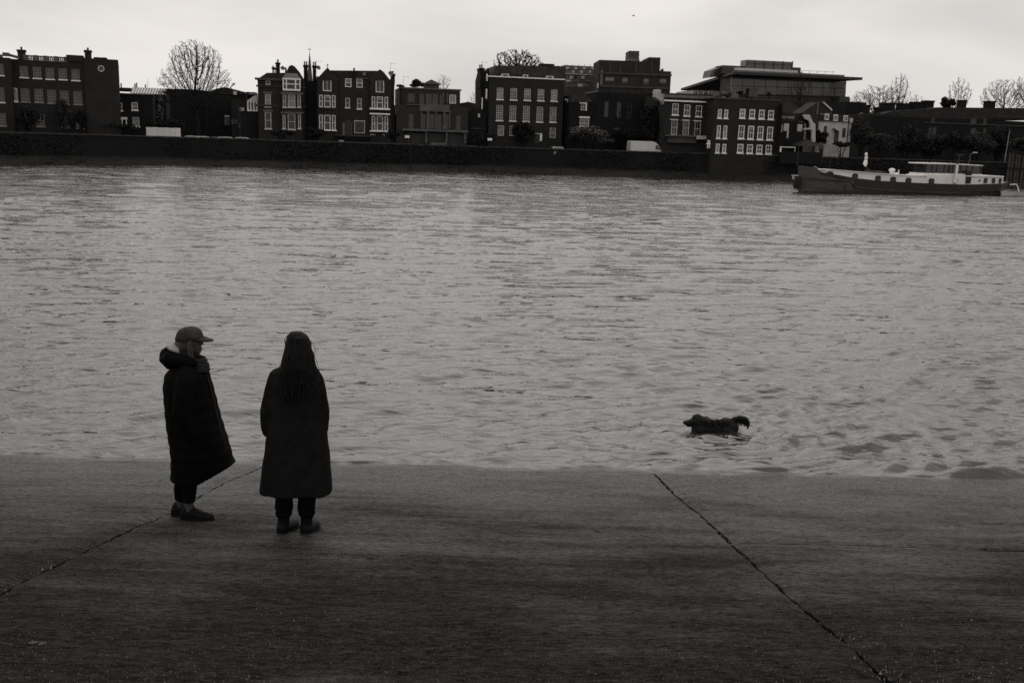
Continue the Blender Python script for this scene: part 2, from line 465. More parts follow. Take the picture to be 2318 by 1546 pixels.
def slip_top(X, Y):
    return EYE - SLIP_A - SLIP_S*Y + SLIP_T*X + (vnoise(X*0.9, Y*0.9, 21)-.5)*.020 + (vnoise(X*2.5, Y*7, 22)-.5)*.010 + (vnoise(X*9, Y*16, 23)-.5)*.006
def build_slipway():
    root = empty('slipway', (0, 0, 0), kind='structure', label='dark concrete slipway running down into the river')
    A0, A1 = slip_pt(590, 1052), slip_pt(0, 1340)
    B0, B1 = slip_pt(1465, 1060), slip_pt(2020, 1546)
    C0, C1 = slip_pt(1675, 1231), slip_pt(2318, 1241)
    def xa(y): t = (y-A0.y)/(A1.y-A0.y); return A0.x + (A1.x-A0.x)*t
    def xb(y): t = (y-B0.y)/(B1.y-B0.y); return B0.x + (B1.x-B0.x)*t
    yc = (C0.y+C1.y)/2
    Y0, Y1 = -4.0, 15.5
    def slab(fl, fr, y0, y1, nx, ny, gl, gr, g0, g1, dz):
        """fl, fr: left and right edge as functions of y; g*: that edge is a crumbled joint"""
        ys = lin(y0, y1, ny)
        u = lin(0, 1, nx)
        Yg = np.repeat(ys[:, None], nx, 1)
        L = np.array([fl(y) for y in ys]); Rr = np.array([fr(y) for y in ys])
        jl = (vnoise(ys*1.4, ys*0+3, 3)-.5)*.06 + (vnoise(ys*12, ys*0+5, 4)-.5)*.026
        jr = (vnoise(ys*1.4, ys*0+3, 3)-.5)*.06 + (vnoise(ys*12, ys*0+8, 6)-.5)*.026
        gw = 0.009 + 0.010*vnoise(ys*1.7, ys*0, 8)
        if gl: L = L + jl + gw*gl
        if gr: Rr = Rr + jr - gw*gr
        Xg = L[:, None] + (Rr-L)[:, None]*u[None, :]
        if g0: Yg[0] += 0.005 + (vnoise(Xg[0]*2, Xg[0]*0, 12)-.5)*.07 + (vnoise(Xg[0]*11, Xg[0]*0, 14)-.5)*.035
        if g1: Yg[-1] -= 0.005 + -(vnoise(Xg[-1]*2, Xg[-1]*0, 12)-.5)*.07 + (vnoise(Xg[-1]*13, Xg[-1]*0, 15)-.5)*.03
        Z = slip_top(Xg, Yg) + dz
        # worn, rounded arrises along the joints
        dl = (Xg - L[:, None]); dr = (Rr[:, None]-Xg)
        if gl: Z = Z - 0.022*np.exp(-(dl/0.035)**2)
        if gr: Z = Z - 0.022*np.exp(-(dr/0.035)**2)
        if g0: Z = Z - 0.012*np.exp(-((Yg-y0)/0.03)**2)
        if g1: Z = Z - 0.012*np.exp(-((y1-Yg)/0.03)**2)
        top = np.stack([Xg, Yg, Z], -1).reshape(-1, 3)
        mb = MB()
        idx = np.arange(nx*ny).reshape(ny, nx)
        q = np.stack([idx[:-1,:-1], idx[:-1,1:], idx[1:,1:], idx[1:,:-1]], -1).reshape(-1, 4)
        vs = [tuple(p) for p in top]; fs = [tuple(int(i) for i in f) for f in q]
        ring = list(idx[0]) + list(idx[1:, -1]) + list(idx[-1, -2::-1]) + list(idx[-2:0:-1, 0])
        k = len(vs)
        for i in ring: p = vs[int(i)]; vs.append((p[0], p[1], p[2]-0.25))
        nR = len(ring)
        for i in range(nR):
            j = (i+1) % nR; fs.append((int(ring[j]), int(ring[i]), k+i, k+j))
        mb.add(vs, fs)
        return mb.build('concrete_slab', M['concrete'], root, smooth=False)
    def cols(fl, fr):
        # column positions are uniform; enough of them to carry the worn edges
        return 130
    far = lambda s: (lambda y: s*30.0)
    slab(far(-1), xa, Y0, Y1, 240, 260, 0, .75, False, False, 0.0)
    slab(xa, xb, Y0, Y1, 160, 300, .75, 1, False, False, 0.002)
    slab(xb, far(1), Y0, yc, 220, 150, 1, 0, False, True, 0.0)
    slab(xb, far(1), yc, Y1, 220, 150, 1, 0, True, False, 0.003)
    mb = MB()
    mb.add([(-32, Y0-.5, slip_z(Y0-.5)-.05), (32, Y0-.5, slip_z(Y0-.5)-.05), (32, 16, slip_z(16)-.05), (-32, 16, slip_z(16)-.05)], [(0,1,2,3)])
    mb.build('joint_fill', M['joint'], root)
M['joint'] = mat('joint_grit', 0.010, 0.95, 0.5, 30, bump=0.01, spec=0.1)
build_slipway()

# ------------------------------------------------------------------ far bank: land, foreshore, river wall
GZ = 2.45                                   # street level on the far bank
SHORE_PX = [(-900, 349, None), (0, 371, None), (400, 376, None), (870, 388, None), (1160, 393, None), (1460, 403, None), (1790, 412, None), (2318, 428, None), (3300, 458, None)]
SHORE = [water_pt(a, b) for a, b, _ in SHORE_PX]
def shore_y(x):
    xs = [p.x for p in SHORE]; ys = [p.y for p in SHORE]
    return float(np.interp(x, xs, ys))

def build_bank():
    xs = lin(-140, 150, 146)
    def strip(name, rows, m, kind='structure'):
        mb = MB(); vs = []; fs = []
        n = len(xs)
        for (dy, z, jy, jz, sd) in rows:
            for i, x in enumerate(xs):
                vs.append((x, shore_y(x)+dy+jy*(float(vnoise(np.array([x*.23]), np.array([1.0]), sd)[0])-.5), z+jz*(float(vnoise(np.array([x*.4]), np.array([2.0]), sd+1)[0])-.5)))
        for r in range(len(rows)-1):
            for i in range(n-1): fs.append((r*n+i, r*n+i+1, (r+1)*n+i+1, (r+1)*n+i))
        mb.add(vs, fs)
        o = mb.build(name, m); o['kind'] = kind; return o
    strip('foreshore', [(-6, -1.2, 0, 0, 1), (-.4, -.12, 2.0, .1, 2), (2.0, .45, 1.2, .25, 3), (5.2, 1.0, .2, .2, 4)], M['mud'])
    # street and land that run on to the horizon
    mb = MB(); vs = []; fs = []
    n = len(xs)
    for dy in (6.4, 3000):
        for x in xs: vs.append((x*(1 if dy < 10 else 30), shore_y(x)+dy if dy < 10 else 3000, GZ))
    for i in range(n-1): fs.append((i, i+1, n+i+1, n+i))
    mb.add(vs, fs); o = mb.build('street', M['earth']); o['kind'] = 'structure'
build_bank()

def build_river_wall():
    # one wall thing per stretch, with a coping of single stones
    stretches = [(-75, -33.8, 3.62, 'brick', 'long ivy-hung river wall below the balustraded house and the bare tree'),
                 (-34.2, -14.2, 3.58, 'brick', 'dark river wall below the pair of gabled houses'),
                 (-14.6, 28.5, 3.50, 'brick', 'dark river wall between the columned house and the white window house'),
                 (36.0, 95, 3.5, 'brick', 'overgrown river wall behind the moored barge')]
    for (x0, x1, top, m, lab) in stretches:
        y0, y1 = shore_y(x0)+5.0, shore_y(x1)+5.0
        L = math.hypot(x1-x0, y1-y0)
        root = empty('river_wall', (x0, y0, 0.3), math.atan2(y1-y0, x1-x0), lab, 'wall', 'river walls along the far bank')
        nseg = int(L/1.0)+1
        mb = MB(); vs = []; fs = []
        rows = [(0.0, -.3), (.18, .9), (.3, 2.2), (.42, top-.3)]
        us = lin(0, L, nseg)
        def yy(u):                          # follow the bend of the shore
            x = x0+(x1-x0)*u/L
            return (shore_y(x)+5.0 - (y0+(y1-y0)*u/L))*math.cos(math.atan2(y1-y0, x1-x0))
        for dy, z in rows:
            for u in us: vs.append((u, yy(u)+dy+random.uniform(-.02,.02), z))
        for u in us: vs.append((u, yy(u)+.95, top-.3))
        for u in us: vs.append((u, yy(u)+.95, -.3))
        for r in range(len(rows)+1):
            for i in range(nseg-1): fs.append((r*nseg+i, r*nseg+i+1, (r+1)*nseg+i+1, (r+1)*nseg+i))
        mb.add(vs, fs); mb.build('wall_face', M['brick_c'] if m == 'brick' else M['stone_b'], root)
        u = 0.0
        me = MB().box(-.60, .60, -.08, .60, 0, .14).mesh('coping_stone', M['stone_b'])
        while u < L-.65:
            o = link_mesh('coping_stone', me, root, (u+.63, yy(u+.6)+.38+random.uniform(-.015,.015), top-.3+random.uniform(-.008,.012)))
            o.rotation_euler = (0, 0, random.uniform(-.008,.008)); u += 1.24
build_river_wall()

# ------------------------------------------------------------------ buildings of the far bank
WIN_CACHE = {}
class House:
    def __init__(s, name, label, px0, Y, yaw=12.0, cat='house', group=None, gz=GZ):
        r = ray(px0, 325 + 0.03*(px0-1159))
        t = Y/r.y
        s.O = Vector((r.x*t, Y, gz))
        s.U = Vector((math.cos(R(yaw)), math.sin(R(yaw)), 0)); s.N = Vector((-s.U.y, s.U.x, 0))
        s.root = empty(name, s.O, R(yaw), label, cat, group)
        s.mpp = Y/FPX
        s.wins = []; s.gz = gz
    def p(s, px, py, y=0.0):
        """pixel -> (u, z) on the facade plane set back by y"""
        q = on_plane(px, py, s.O + s.N*y, s.N) - s.O
        return q.dot(s.U), q.z
    def rect(s, x0, y0, x1, y1, y=0.0):
        a = s.p(x0, (y0+y1)/2, y)[0]; b = s.p(x1, (y0+y1)/2, y)[0]; xm = (x0+x1)/2
        return a, b, s.p(xm, y1, y)[1], s.p(xm, y0, y)[1]
    def win(s, px, py, w, h, nx=2, ny=4, m='white', sill=True, blind=0.0, frame=0.095, name='window', lintel=None, y=0.0, sillm=None):
        u, z = s.p(px, py, y)
        W = round(w*s.mpp*20)/20; H = round(h*s.mpp*20)/20
        s.wins.append(dict(u=u, z=z, W=W, H=H, nx=nx, ny=ny, m=m, sill=sill, blind=blind, fr=frame, name=name, lintel=lintel, y=y, sillm=sillm or m))
    def row(s, pts, w, h, **k):
        bl = k.pop('blinds', {})
        for i, (a, b) in enumerate(pts): s.win(a, b, w, h, blind=bl.get(i, k.get('blind', 0.0)), **{q: v for q, v in k.items() if q != 'blind'})
    def _make_win(s, w):
        key = (w['W'], w['H'], w['nx'], w['ny'], w['m'], w['fr'])
        W, H, fr = w['W']/2, w['H']/2, w['fr']
        if key not in WIN_CACHE:
            f = MB()
            f.box(-W, W, .04, .12, H-fr, H); f.box(-W, W, .04, .12, -H, -H+fr)
            f.box(-W, -W+fr, .04, .12, -H+fr, H-fr); f.box(W-fr, W, .04, .12, -H+fr, H-fr)
            for i in range(1, w['nx']):
                x = -W+fr + (2*W-2*fr)*i/w['nx']; f.box(x-.018, x+.018, .07, .11, -H+fr, H-fr)
            for j in range(1, w['ny']):
                z = -H+fr + (2*H-2*fr)*j/w['ny']; t = .035 if j*2 == w['ny'] else .018
                f.box(-W+fr, W-fr, .065, .105, z-t, z+t)
            WIN_CACHE[key] = (f.mesh('window_frame', M[w['m']]), MB().box(-W+fr*.6, W-fr*.6, .098, .104, -H+fr*.6, H-fr*.6).mesh('pane', M['glass']),
                              MB().box(-W-.10, W+.10, -.10, .05, -H-.13, -H-.003).mesh('sill', M[w['sillm']]))
        fm, pm, sm = WIN_CACHE[key]
        o = link_mesh(w['name'], fm, s.root, (w['u'], w['y'], w['z']))
        link_mesh('pane', pm, o)
        if w['sill']: link_mesh('sill', sm, o)
        if w['blind'] > 0:
            hb = 2*H*w['blind']
            MB().box(-W+fr, W-fr, .088, .094, H-fr-hb+2*fr*w['blind'], H-fr).build('blind', M['blind'], o)
        if w['lintel']:
            MB().box(-W-.22, W+.22, -.09, .05, H+.06, H+.34).build('lintel', M[w['lintel']], o)
    def wall(s, x0, x1, ytop, depth, m, name='wall', y=0.0, z0=0.0, ybase=None):
        xm = (x0+x1)/2; ym = ytop
        a = s.p(x0, ytop, y)[0]; b = s.p(x1, ytop, y)[0]; zt = s.p(xm, ytop, y)[1]
        if ybase is not None: z0 = s.p(xm, ybase, y)[1]
        return s.wall_uz(a, b, z0, zt, depth, m, name, y)
    def wall_uz(s, a, b, z0, zt, depth, m, name='wall', y=0.0):
        hs = []
        for w in s.wins:
            if w.get('done') or abs(w['y']-y) > 1e-6: continue
            h = (w['u']-w['W']/2, w['u']+w['W']/2, w['z']-w['H']/2, w['z']+w['H']/2)
            if a < w['u'] < b and z0 < w['z'] < zt:
                w['done'] = True; hs.append((max(h[0], a+.01), min(h[1], b-.01), max(h[2], z0+.01), min(h[3], zt-.01)))
                s._make_win(w)
        us = sorted(set([a, b] + [h[0] for h in hs] + [h[1] for h in hs])); zs = sorted(set([z0, zt] + [h[2] for h in hs] + [h[3] for h in hs]))
        mb = MB()
        for i in range(len(us)-1):
            for j in range(len(zs)-1):
                cu, cz = (us[i]+us[i+1])/2, (zs[j]+zs[j+1])/2
                if us[i+1]-us[i] < 1e-4 or zs[j+1]-zs[j] < 1e-4: continue
                if any(h[0] < cu < h[1] and h[2] < cz < h[3] for h in hs): continue
                mb.add([(us[i],y,zs[j]),(us[i+1],y,zs[j]),(us[i+1],y,zs[j+1]),(us[i],y,zs[j+1])], [(0,1,2,3)])
        for h in hs:
            mb.add([(h[0],y,h[2]),(h[1],y,h[2]),(h[1],y,h[3]),(h[0],y,h[3]),(h[0],y+.14,h[2]),(h[1],y+.14,h[2]),(h[1],y+.14,h[3]),(h[0],y+.14,h[3])],
                   [(0,4,5,1),(1,5,6,2),(2,6,7,3),(3,7,4,0),(4,7,6,5)])
        d = y+depth
        mb.add([(a,y,z0),(b,y,z0),(b,d,z0),(a,d,z0),(a,y,zt),(b,y,zt),(b,d,zt),(a,d,zt)], [(1,2,6,5),(2,3,7,6),(3,0,4,7),(4,5,6,7)])
        return mb.build(name, M[m], s.root)
    def box(s, name, x0, y0, x1, y1, m, yn=0.0, yf=1.0, parent=None):
        """box whose front face at depth yn fills the pixel rectangle"""
        a, b, c, d = s.rect(x0, y0, x1, y1, yn)
        return MB().box(a, b, yn, yf, c, d).build(name, M[m], parent or s.root)
    def chimney(s, px, ytop, ybase, w, m='brick_c', pots=2, y=3.0, deep=1.0):
        a, b, c, d = s.rect(px-w/2, ytop, px+w/2, ybase, y)
        ph = min(.55, (d-c)*.22) if pots else 0.0
        mb = MB().box(a, b, y, y+deep, c, d-ph-.25).box(a-.09, b+.09, y-.09, y+deep+.09, d-ph-.25, d-ph)
        o = mb.build('chimney', M[m], s.root)
        for i in range(pots):
            u = a+(b-a)*(i+.5)/pots; r = min(.14, (b-a)/pots*.42)
            MB().lathe([(r*.95, d-ph), (r*.8, d-ph*.3), (r, d-ph*.2), (r, d)], u, y+deep/2, 8).build('chimney_pot', M['stone_b'], o)
        return o
    def poly(s, name, pts, m, yn, yf, parent=None):
        prof = [s.p(a, b, yn) for a, b in pts]
        area = sum(prof[i][0]*prof[(i+1)%len(prof)][1]-prof[(i+1)%len(prof)][0]*prof[i][1] for i in range(len(prof)))
        if area < 0: prof = prof[::-1]
        return MB().prism(prof, yn, yf).build(name, M[m], parent or s.root)
    def aerial(s, px, ytop, ybase, y=3.0):
        u, z0 = s.p(px, ybase, y); z1 = s.p(px, ytop, y)[1]
        mb = MB().tube([(u, y, z0), (u, y, z1)], .02, 5)
        mb.tube([(u-.1, y, z1-.12), (u+.9, y+.2, z1-.05)], .014, 4)
        for k in range(5): mb.tube([(u+.1+k*.16, y-.22, z1-.1), (u+.1+k*.16, y+.28, z1-.1)], .009, 4)
        mb.build('aerial', M['metal'], s.root)
    def dish(s, px, py, y=2.0, r=.32):
        u, z = s.p(px, py, y)
        vs = []; fs = []
        mb = MB().lathe([(.03, -.12), (r*.5, -.10), (r, 0), (r*.98, .03), (r*.48, -.06), (.02, -.08)], 0, 0, 14)
        mb.tube([(0, 0, -.1), (0, .35, -.3)], .025, 5)
        o = mb.build('satellite_dish', M['metal'], s.root, loc=(u, y, z)); o.rotation_euler = (R(70), 0, R(15))
    def cornice(s, x0, x1, py, h, m, proud=.18, name='cornice', y=0.0, depth=None):
        xm = (x0+x1)/2
        a = s.p(x0, py, y)[0]; b = s.p(x1, py, y)[0]; z = s.p(xm, py, y)[1]
        MB().box(a-proud*.6, b+proud*.6, y-proud, (y-.003) if depth is None else depth, z-h/2, z+h/2).build(name, M[m], s.root)

def SY(px): return shore_y(depth_pt(px, 325+.03*(px-1159), 130).x)

# --- balustraded house at the left edge
h = House('balustraded_house', 'long dark brick house with pierced roof balustrade at the left edge', 100, SY(100)+11.5, 21)
h.row([(54,163),(84,165),(113,167),(142,168),(171,170)], 16, 24, nx=3, ny=4, m='dull_frame', frame=.06, sillm='white')
h.row([(57,216),(88,217),(117,219),(146,221),(176,222)], 17, 29, nx=3, ny=4, m='dull_frame', frame=.06, blinds={})
h.row([(57,272),(92,273),(148,276),(181,277)], 16, 26, nx=2, ny=4, m='dull_frame', frame=.06)
h.win(34, 215, 10, 29, nx=3, ny=1, m='white')
h.wall(22, 190, 138, 11, 'brick')
h.win(230, 201, 15, 22, nx=3, ny=4, m='white')
h.win(230, 272, 12, 18, nx=2, ny=2, m='dull_frame', frame=.06)
h.wall(189, 267, 134, 11.5, 'brick', name='end_bay', y=-.35)
u, z = h.p(229, 156, -.35)
ring = MB()
vs = []; fs = []
for k in range(24):
    a = 2*math.pi*k/24
    for r in (.30, .40):
        for yy in (-.43, -.36): vs.append((u+r*math.cos(a), yy, z+r*math.sin(a)))
for k in range(24):
    j = (k+1) % 24
    for q in ((0,1),(1,3),(3,2),(2,0)): fs.append((k*4+q[0], j*4+q[0], j*4+q[1], k*4+q[1]))
ring.add(vs, fs); o = ring.build('round_window', M['grey_paint'], h.root)
MB().add([(u+.31*math.cos(2*math.pi*k/20), -.365, z+.31*math.sin(2*math.pi*k/20)) for k in range(20)], [tuple(range(20))]).build('pane', M['glass'], o)
h.box('parapet', 150, 125.5, 189, 140, 'brick', -.2, 5)
h.poly('roof', [(212,130),(214,130),(241,131),(246,137),(210,137)], 'slate', 1.0, 6)
# balustrade: plinth, piers, rail, balusters
a0, z0 = h.p(58, 138); a1, _ = h.p(150, 138); zr = h.p(104, 129)[1]; zb = h.p(104, 137.5)[1]
mb = MB().box(a0, a1, -.05, .35, zr-.10, zr+.08).box(a0, a1, -.05, .35, zb-.12, zb)
for k in range(5):
    c = a0+(a1-a0)*k/4; mb.box(c-.26, c+.26, -.07, .38, zb-.12, zr+.12)
mb.build('balustrade', M['stone'], h.root)
bme = MB().lathe([(.06, 0), (.10, .16), (.05, .3), (.05, zr-.1-zb-.1), (.08, zr-.1-zb)], 0, 0, 6).mesh('baluster', M['stone'])
for k in range(24):
    if k % 6 == 5: continue
    link_mesh('baluster', bme, h.root, (a0+(a1-a0)*(k+.6)/24, .15, zb))
h.chimney(48, 106, 138, 17, pots=1, y=1.5, deep=1.2, m='brick'); h.chimney(199, 108, 136, 15, pots=1, y=1.5, deep=1.1, m='brick')
# canted bay at the very left
bay = House('bay_fronted_house', 'brick house end with a tall bay, cut by the left edge', -30, SY(0)+9.2, 21)
bay.row([(0,158),(-28,157)], 14, 24, nx=3, ny=4, m='dull_frame', frame=.06, sillm='white'); bay.row([(1,215),(-28,214)], 15, 32, nx=3, ny=4, sillm='white', m='dull_frame', frame=.06); bay.row([(5,271),(-28,270)], 15, 28, nx=3, ny=4, m='dull_frame', frame=.06)
bay.wall(-150, 22, 127, 12, 'brick')
bay.box('parapet_stone', -150, 120, 5, 127, 'stone', .05, .5); bay.box('corner_pier', 5, 119.5, 20, 127, 'stone', -.05, 1.2)
bay.poly('side_parapet', [(20,122),(42,128),(42,134),(20,128)], 'stone', .6, 1.0)

# --- low wing to its right
h = House('low_wing', 'low flat-roofed brick wing with white lattice windows and a white porch', 275, SY(275)+12.6, 18)
h.row([(232,240),(270,242),(305,241)], 13, 17, nx=2, ny=2, m='white'); h.row([(308,276)], 14, 20, nx=3, ny=3, m='grey_paint', sillm='white')
h.wall(204, 345, 213, 9, 'brick_c')
h.cornice(204, 345, 212, .12, 'lead', .15, depth=9)
h.box('porch_hood', 257, 265.5, 287, 271, 'white', -1.2, -.01)
for x in (258, 268, 277, 286): h.box('porch_post', x-1, 271.2, x+1, 290, 'white', -1.15, -1.02)
g = House('glazed_studio', 'pale sloping glass roof of a studio behind the low wing', 320, SY(320)+23, 13, cat='building')
g.wall(262, 375, 213, 5, 'brick_c'); 
a, b, c, d = g.rect(296, 198, 372, 213)
g_roof = MB().add([(a, -.2, c), (b, -.2, c), (b, 2.6, d), (a, 2.6, d), (a,2.6,c), (b,2.6,c)], [(0,1,2,3),(1,5,2),(0,3,4),(3,2,5,4)]).build('glass_roof', M['grey_paint'], g.root)
for k in range(13):
    u = a+(b-a)*k/12
    MB().tube([(u, -.24, c+.02), (u, 2.56, d+.03)], .04, 4).build('glazing_bar', M['stone_b'], g_roof)
g.box('flat_roof', 264, 199, 295, 206, 'slate', 1, 5)
for x, y0 in ((274,189),(305,190),(309,188),(329,192)): g.box('flue', x-1.2, y0, x+1.2, 199, 'stone_b', 3, 3.3)

# --- mass of dark buildings behind the bare tree
h = House('warehouse', 'dark gabled warehouse behind the big bare tree', 430, SY(430)+40, 10, cat='building')
h.wall(345, 480, 208, 12, 'brick_c'); h.poly('roof', [(345,207.5),(372,201),(445,203),(480,207.5)], 'slate', .2, 12)
h = House('side_street_house', 'dark hipped house up the side street with a white dormer', 510, SY(510)+33, 12)
h.wall(462, 557, 214, 10, 'brick_c'); h.poly('roof', [(460,214),(490,201),(511,198),(557,209.5),(557,214)], 'slate', -.1, 10)
h.box('dormer', 528, 207, 536, 215, 'grey_paint', -.25, 1); h.box('shop_front', 508, 266, 520, 284, 'stone', -.15, -.01); h.box('shop_sign', 508, 262, 520, 265, 'grey_paint', -.2, -.01)
h = House('corner_shop', 'brown brick corner shop with pale posters left of the gabled houses', 542, SY(542)+24, 12, cat='shop')
h.wall(523, 562, 226, 9, 'brick_b'); h.poly('gable', [(523,225.8),(523,222),(562,229),(562,232)], 'slate', .3, 9)
for x, y0, y1, w in ((527,270,282,7),(535,272,281,5),(542,281,291,5)): h.box('poster', x-w/2, y0, x+w/2, y1, 'stone', -.08, -.01)
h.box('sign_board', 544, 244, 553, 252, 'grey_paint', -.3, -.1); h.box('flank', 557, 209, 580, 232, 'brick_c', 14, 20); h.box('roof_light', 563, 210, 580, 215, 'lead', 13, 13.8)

# --- gabled pair: left house
h = House('turreted_villa', 'brick villa with hipped roof and pale oriel window under a curved gable', 635, SY(635)+13, 12)
h.row([(606.5,228)], 12, 27, nx=1, ny=2, m='grey_paint', lintel='stone', blind=.97); h.row([(607,273)], 13.5, 36, nx=1, ny=2, m='grey_paint', lintel='stone')
h.win(606.5, 187, 10, 11, nx=1, ny=1, m='grey_paint', sill=False)
h.wall(583, 636, 180, 10, 'brick'); h.cornice(581, 692, 197, .25, 'brick_b', .12, 'string_course'); h.cornice(581, 692, 241, .3, 'brick_b', .12, 'string_course')
h.cornice(580, 636, 180, .3, 'stone_b', .3, 'eaves')
a, z = h.p(580, 167); b, _ = h.p(660, 167); zt = h.p(620, 165)[1]+.0
h.poly('roof', [(580,180),(585,178),(604,165.5),(650,165.5),(650,180)], 'slate', .5, 9)
h.row([(660,229)], 16, 27, nx=1, ny=2, m='grey_paint', blind=.97, y=-.7); h.row([(644,229),(677,229)], 7, 27, nx=1, ny=2, m='grey_paint', y=-.7)
h.row([(660,276)], 16, 34, nx=1, ny=2, m='grey_paint', y=-.7); h.row([(643,276),(678,276)], 6, 30, nx=1, ny=2, m='grey_paint', y=-.7)
h.wall(638, 684, 208, 2.0, 'brick', name='bay', y=-.7)
h.cornice(637, 685, 212, .3, 'stone', .15, 'bay_lintel', y=-.7); h.cornice(637, 685, 256, .3, 'stone', .15, 'bay_lintel', y=-.7)
h.wall(636, 690, 180, 10, 'brick', name='gable_wall', y=.01)
h.poly('gable', [(632,192),(646,167),(654,151),(660,147.5),(667,151),(678,164),(688,180),(688,192)], 'brick', .02, 6)
# the oriel
ori = h.box('oriel', 640, 202, 680, 206, 'white', -.75, -.02)
h.box('oriel_head', 639, 177.5, 681, 181, 'white', -.8, -.02, ori)
for x, w in ((641,2.5),(648.5,2.5),(669,3),(679,2.5)): h.box('oriel_post', x-w/2, 181, x+w/2, 202, 'white', -.74, -.5, ori)
h.box('oriel_rail', 642.5, 190, 677.5, 192, 'white', -.72, -.55, ori)
h.box('pane', 642.5, 181.2, 677.5, 201.8, 'glass', -.53, -.5, ori)
a, b, c, d = h.rect(640, 167, 680, 177.4)
MB().frustum((a, b, -.8, .02), (a+.5, b-.5, -.3, .02), c, d).build('oriel_roof', M['lead'], h.root)
h.chimney(629, 135, 168, 9, pots=1, y=2.5, deep=.8); h.chimney(618, 149, 166, 3.5, pots=1, y=3.5, deep=.4); h.chimney(622.5, 151, 166, 2.5, pots=1, y=3.5, deep=.4)
h.dish(640, 155, 2.5); h.box('flue', 645, 153.5, 649, 168, 'stone_b', 2, 2.4)
h.chimney(692, 139, 185, 9, pots=2, y=1.5, deep=1.6)
h.chimney(712, 140, 185, 8, pots=2, y=1.8, deep=1.6); h.dish(721, 154, 2.0); h.aerial(716, 138, 150, 2.2)
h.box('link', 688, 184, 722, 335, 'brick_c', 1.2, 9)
# --- gabled pair: right house
h = House('gabled_villa', 'wide brick villa with two end gables and white-silled bay windows', 790, SY(790)+12.6, 12)
h.row([(740.5,193),(860,196)], 18, 26, nx=2, ny=1, m='white', y=-.35, sill=False)
h.row([(787,233)], 10, 21, nx=1, ny=2, m='grey_paint'); h.row([(813.5,235)], 10, 23, nx=1, ny=2, m='grey_paint', sillm='white'); h.row([(788.5,188),(814,189)], 14, 18.5, nx=1, ny=2, m='white', blind=.5, sill=False)
for (cx, cy, hh) in ((741,229.5,26),(860,233,26),(741,278,33),(860,280,33)):
    big = hh > 30
    for dx, w in ((-14.5,7.5),(0,14),(14.5,7.5)): h.win(cx+dx, cy+dx*.03, w, hh, nx=1, ny=2, m='white', sill=False, y=-.35, blind=.25 if (not big and dx == 0) else 0)
h.wall(718, 764, 178, 9, 'brick', name='left_bay', y=-.35); h.wall(838, 886, 181, 9, 'brick', name='right_bay', y=-.35)
h.wall(764, 838, 178, 9, 'brick')
h.wall(886, 893, 178, 6, 'brick', name='flank', y=.2)
h.box('bay_sill', 723, 243.5, 760, 246, 'stone', -.75, -.36); h.box('bay_sill', 734, 295, 763, 297, 'white', -.75, -.36)
h.box('bay_sill', 837, 245.5, 883, 249, 'white', -.95, -.36); h.box('bay_cornice', 837, 257, 883, 260, 'white', -.95, -.36); h.box('bay_sill', 837, 296.5, 877, 299, 'white', -.85, -.36)
h.box('basement_vent', 838, 304.5, 850, 306, 'grey_paint', -.4, -.36); h.box('basement_vent', 866, 305, 872, 306.5, 'grey_paint', -.4, -.36)
h.poly('left_gable', [(714,183),(717,173),(722,174),(741.5,153),(747,160),(766,180),(764,183)], 'brick', -.34, 6)
h.poly('right_gable', [(834,183),(838,177),(852,163),(860,157.5),(868,163),(880,178),(884,184)], 'brick', -.34, 6)
h.poly('roof', [(738,180),(746,160),(856,161),(866,181)], 'slate', 1.4, 8)
h.box('ridge_stub', 800, 154.5, 803.5, 180, 'brick_c', 1.0, 1.6); h.box('rooflight', 821, 163.5, 828.5, 172, 'lead', 1.2, 1.39)
h.box('dormer_head', 806, 176.5, 832, 178.5, 'stone', -.25, -.01)
u, z = h.p(741.5, 153, -.2); zt = h.p(741.5, 145, -.2)[1]
MB().tube([(u, 0, z), (u, 0, zt)], .05, 5).box(u-.14, u+.14, -.04, .04, z+(zt-z)*.55, z+(zt-z)*.72).build('finial', M['black'], h.root)
h.chimney(890, 161, 192, 8, pots=1, y=1.2, deep=1.2); h.aerial(884, 143, 178, 2.0); h.dish(884.5, 167, 1.0, .36)
# porch door, picture window and the pots
d_ = h.box('door', 782, 273, 795, 305, 'black', -.03, -.004)
h.box('door_jamb', 775, 278, 781, 306, 'stone', -.25, -.01); h.box('door_jamb', 795.5, 278, 797, 306, 'stone', -.25, -.01)
pw = h.box('picture_window', 802, 273.5, 826, 302, 'grey_paint', -.07, -.004); h.box('pane', 803.3, 275, 824.7, 300.5, 'stone_b', -.09, -.071, pw)
h.box('step', 760, 306.5, 840, 308.5, 'stone_b', -2.2, -.36)
tag(MB().lathe([(.28, 0), (.38, .1), (.42, .45), (.36, .52)], 0, 0, 10).build('planter', M['stucco'], loc=tuple(h.O + h.U*h.p(772,304)[0] + h.N*-1.4 + Vector((0,0,.95)))), 'small white planter beside the villa door', 'planter')

# --- church spire far behind
sp = House('church_spire', 'slim pale church spire rising between the two villas', 701, 330, 0, cat='church', gz=0)
a, b, c, d = sp.rect(695.5, 150, 707, 178)
zt = sp.p(701.5, 119)[1]; zm = sp.p(701, 160)[1]; um = (a+b)/2; rr = (b-a)/2
MB().box(um-rr*1.5, um+rr*1.5, -rr*1.5, rr*1.5, 0, sp.p(701,196)[1]).build('tower', M['concrete_far'], sp.root)
MB().lathe([(rr*1.3, sp.p(701,196)[1]), (rr*.95, sp.p(701,172)[1]), (rr*.52, sp.p(701,145)[1]), (.06, zt)], um, 0, 8).build('spire', M['concrete_far'], sp.root)
MB().tube([(um, 0, zt-.2), (um, 0, zt+1.6)], .05, 5).box(um-.5, um+.5, -.05, .05, zt+.8, zt+1.0).build('cross', M['metal'], sp.root)

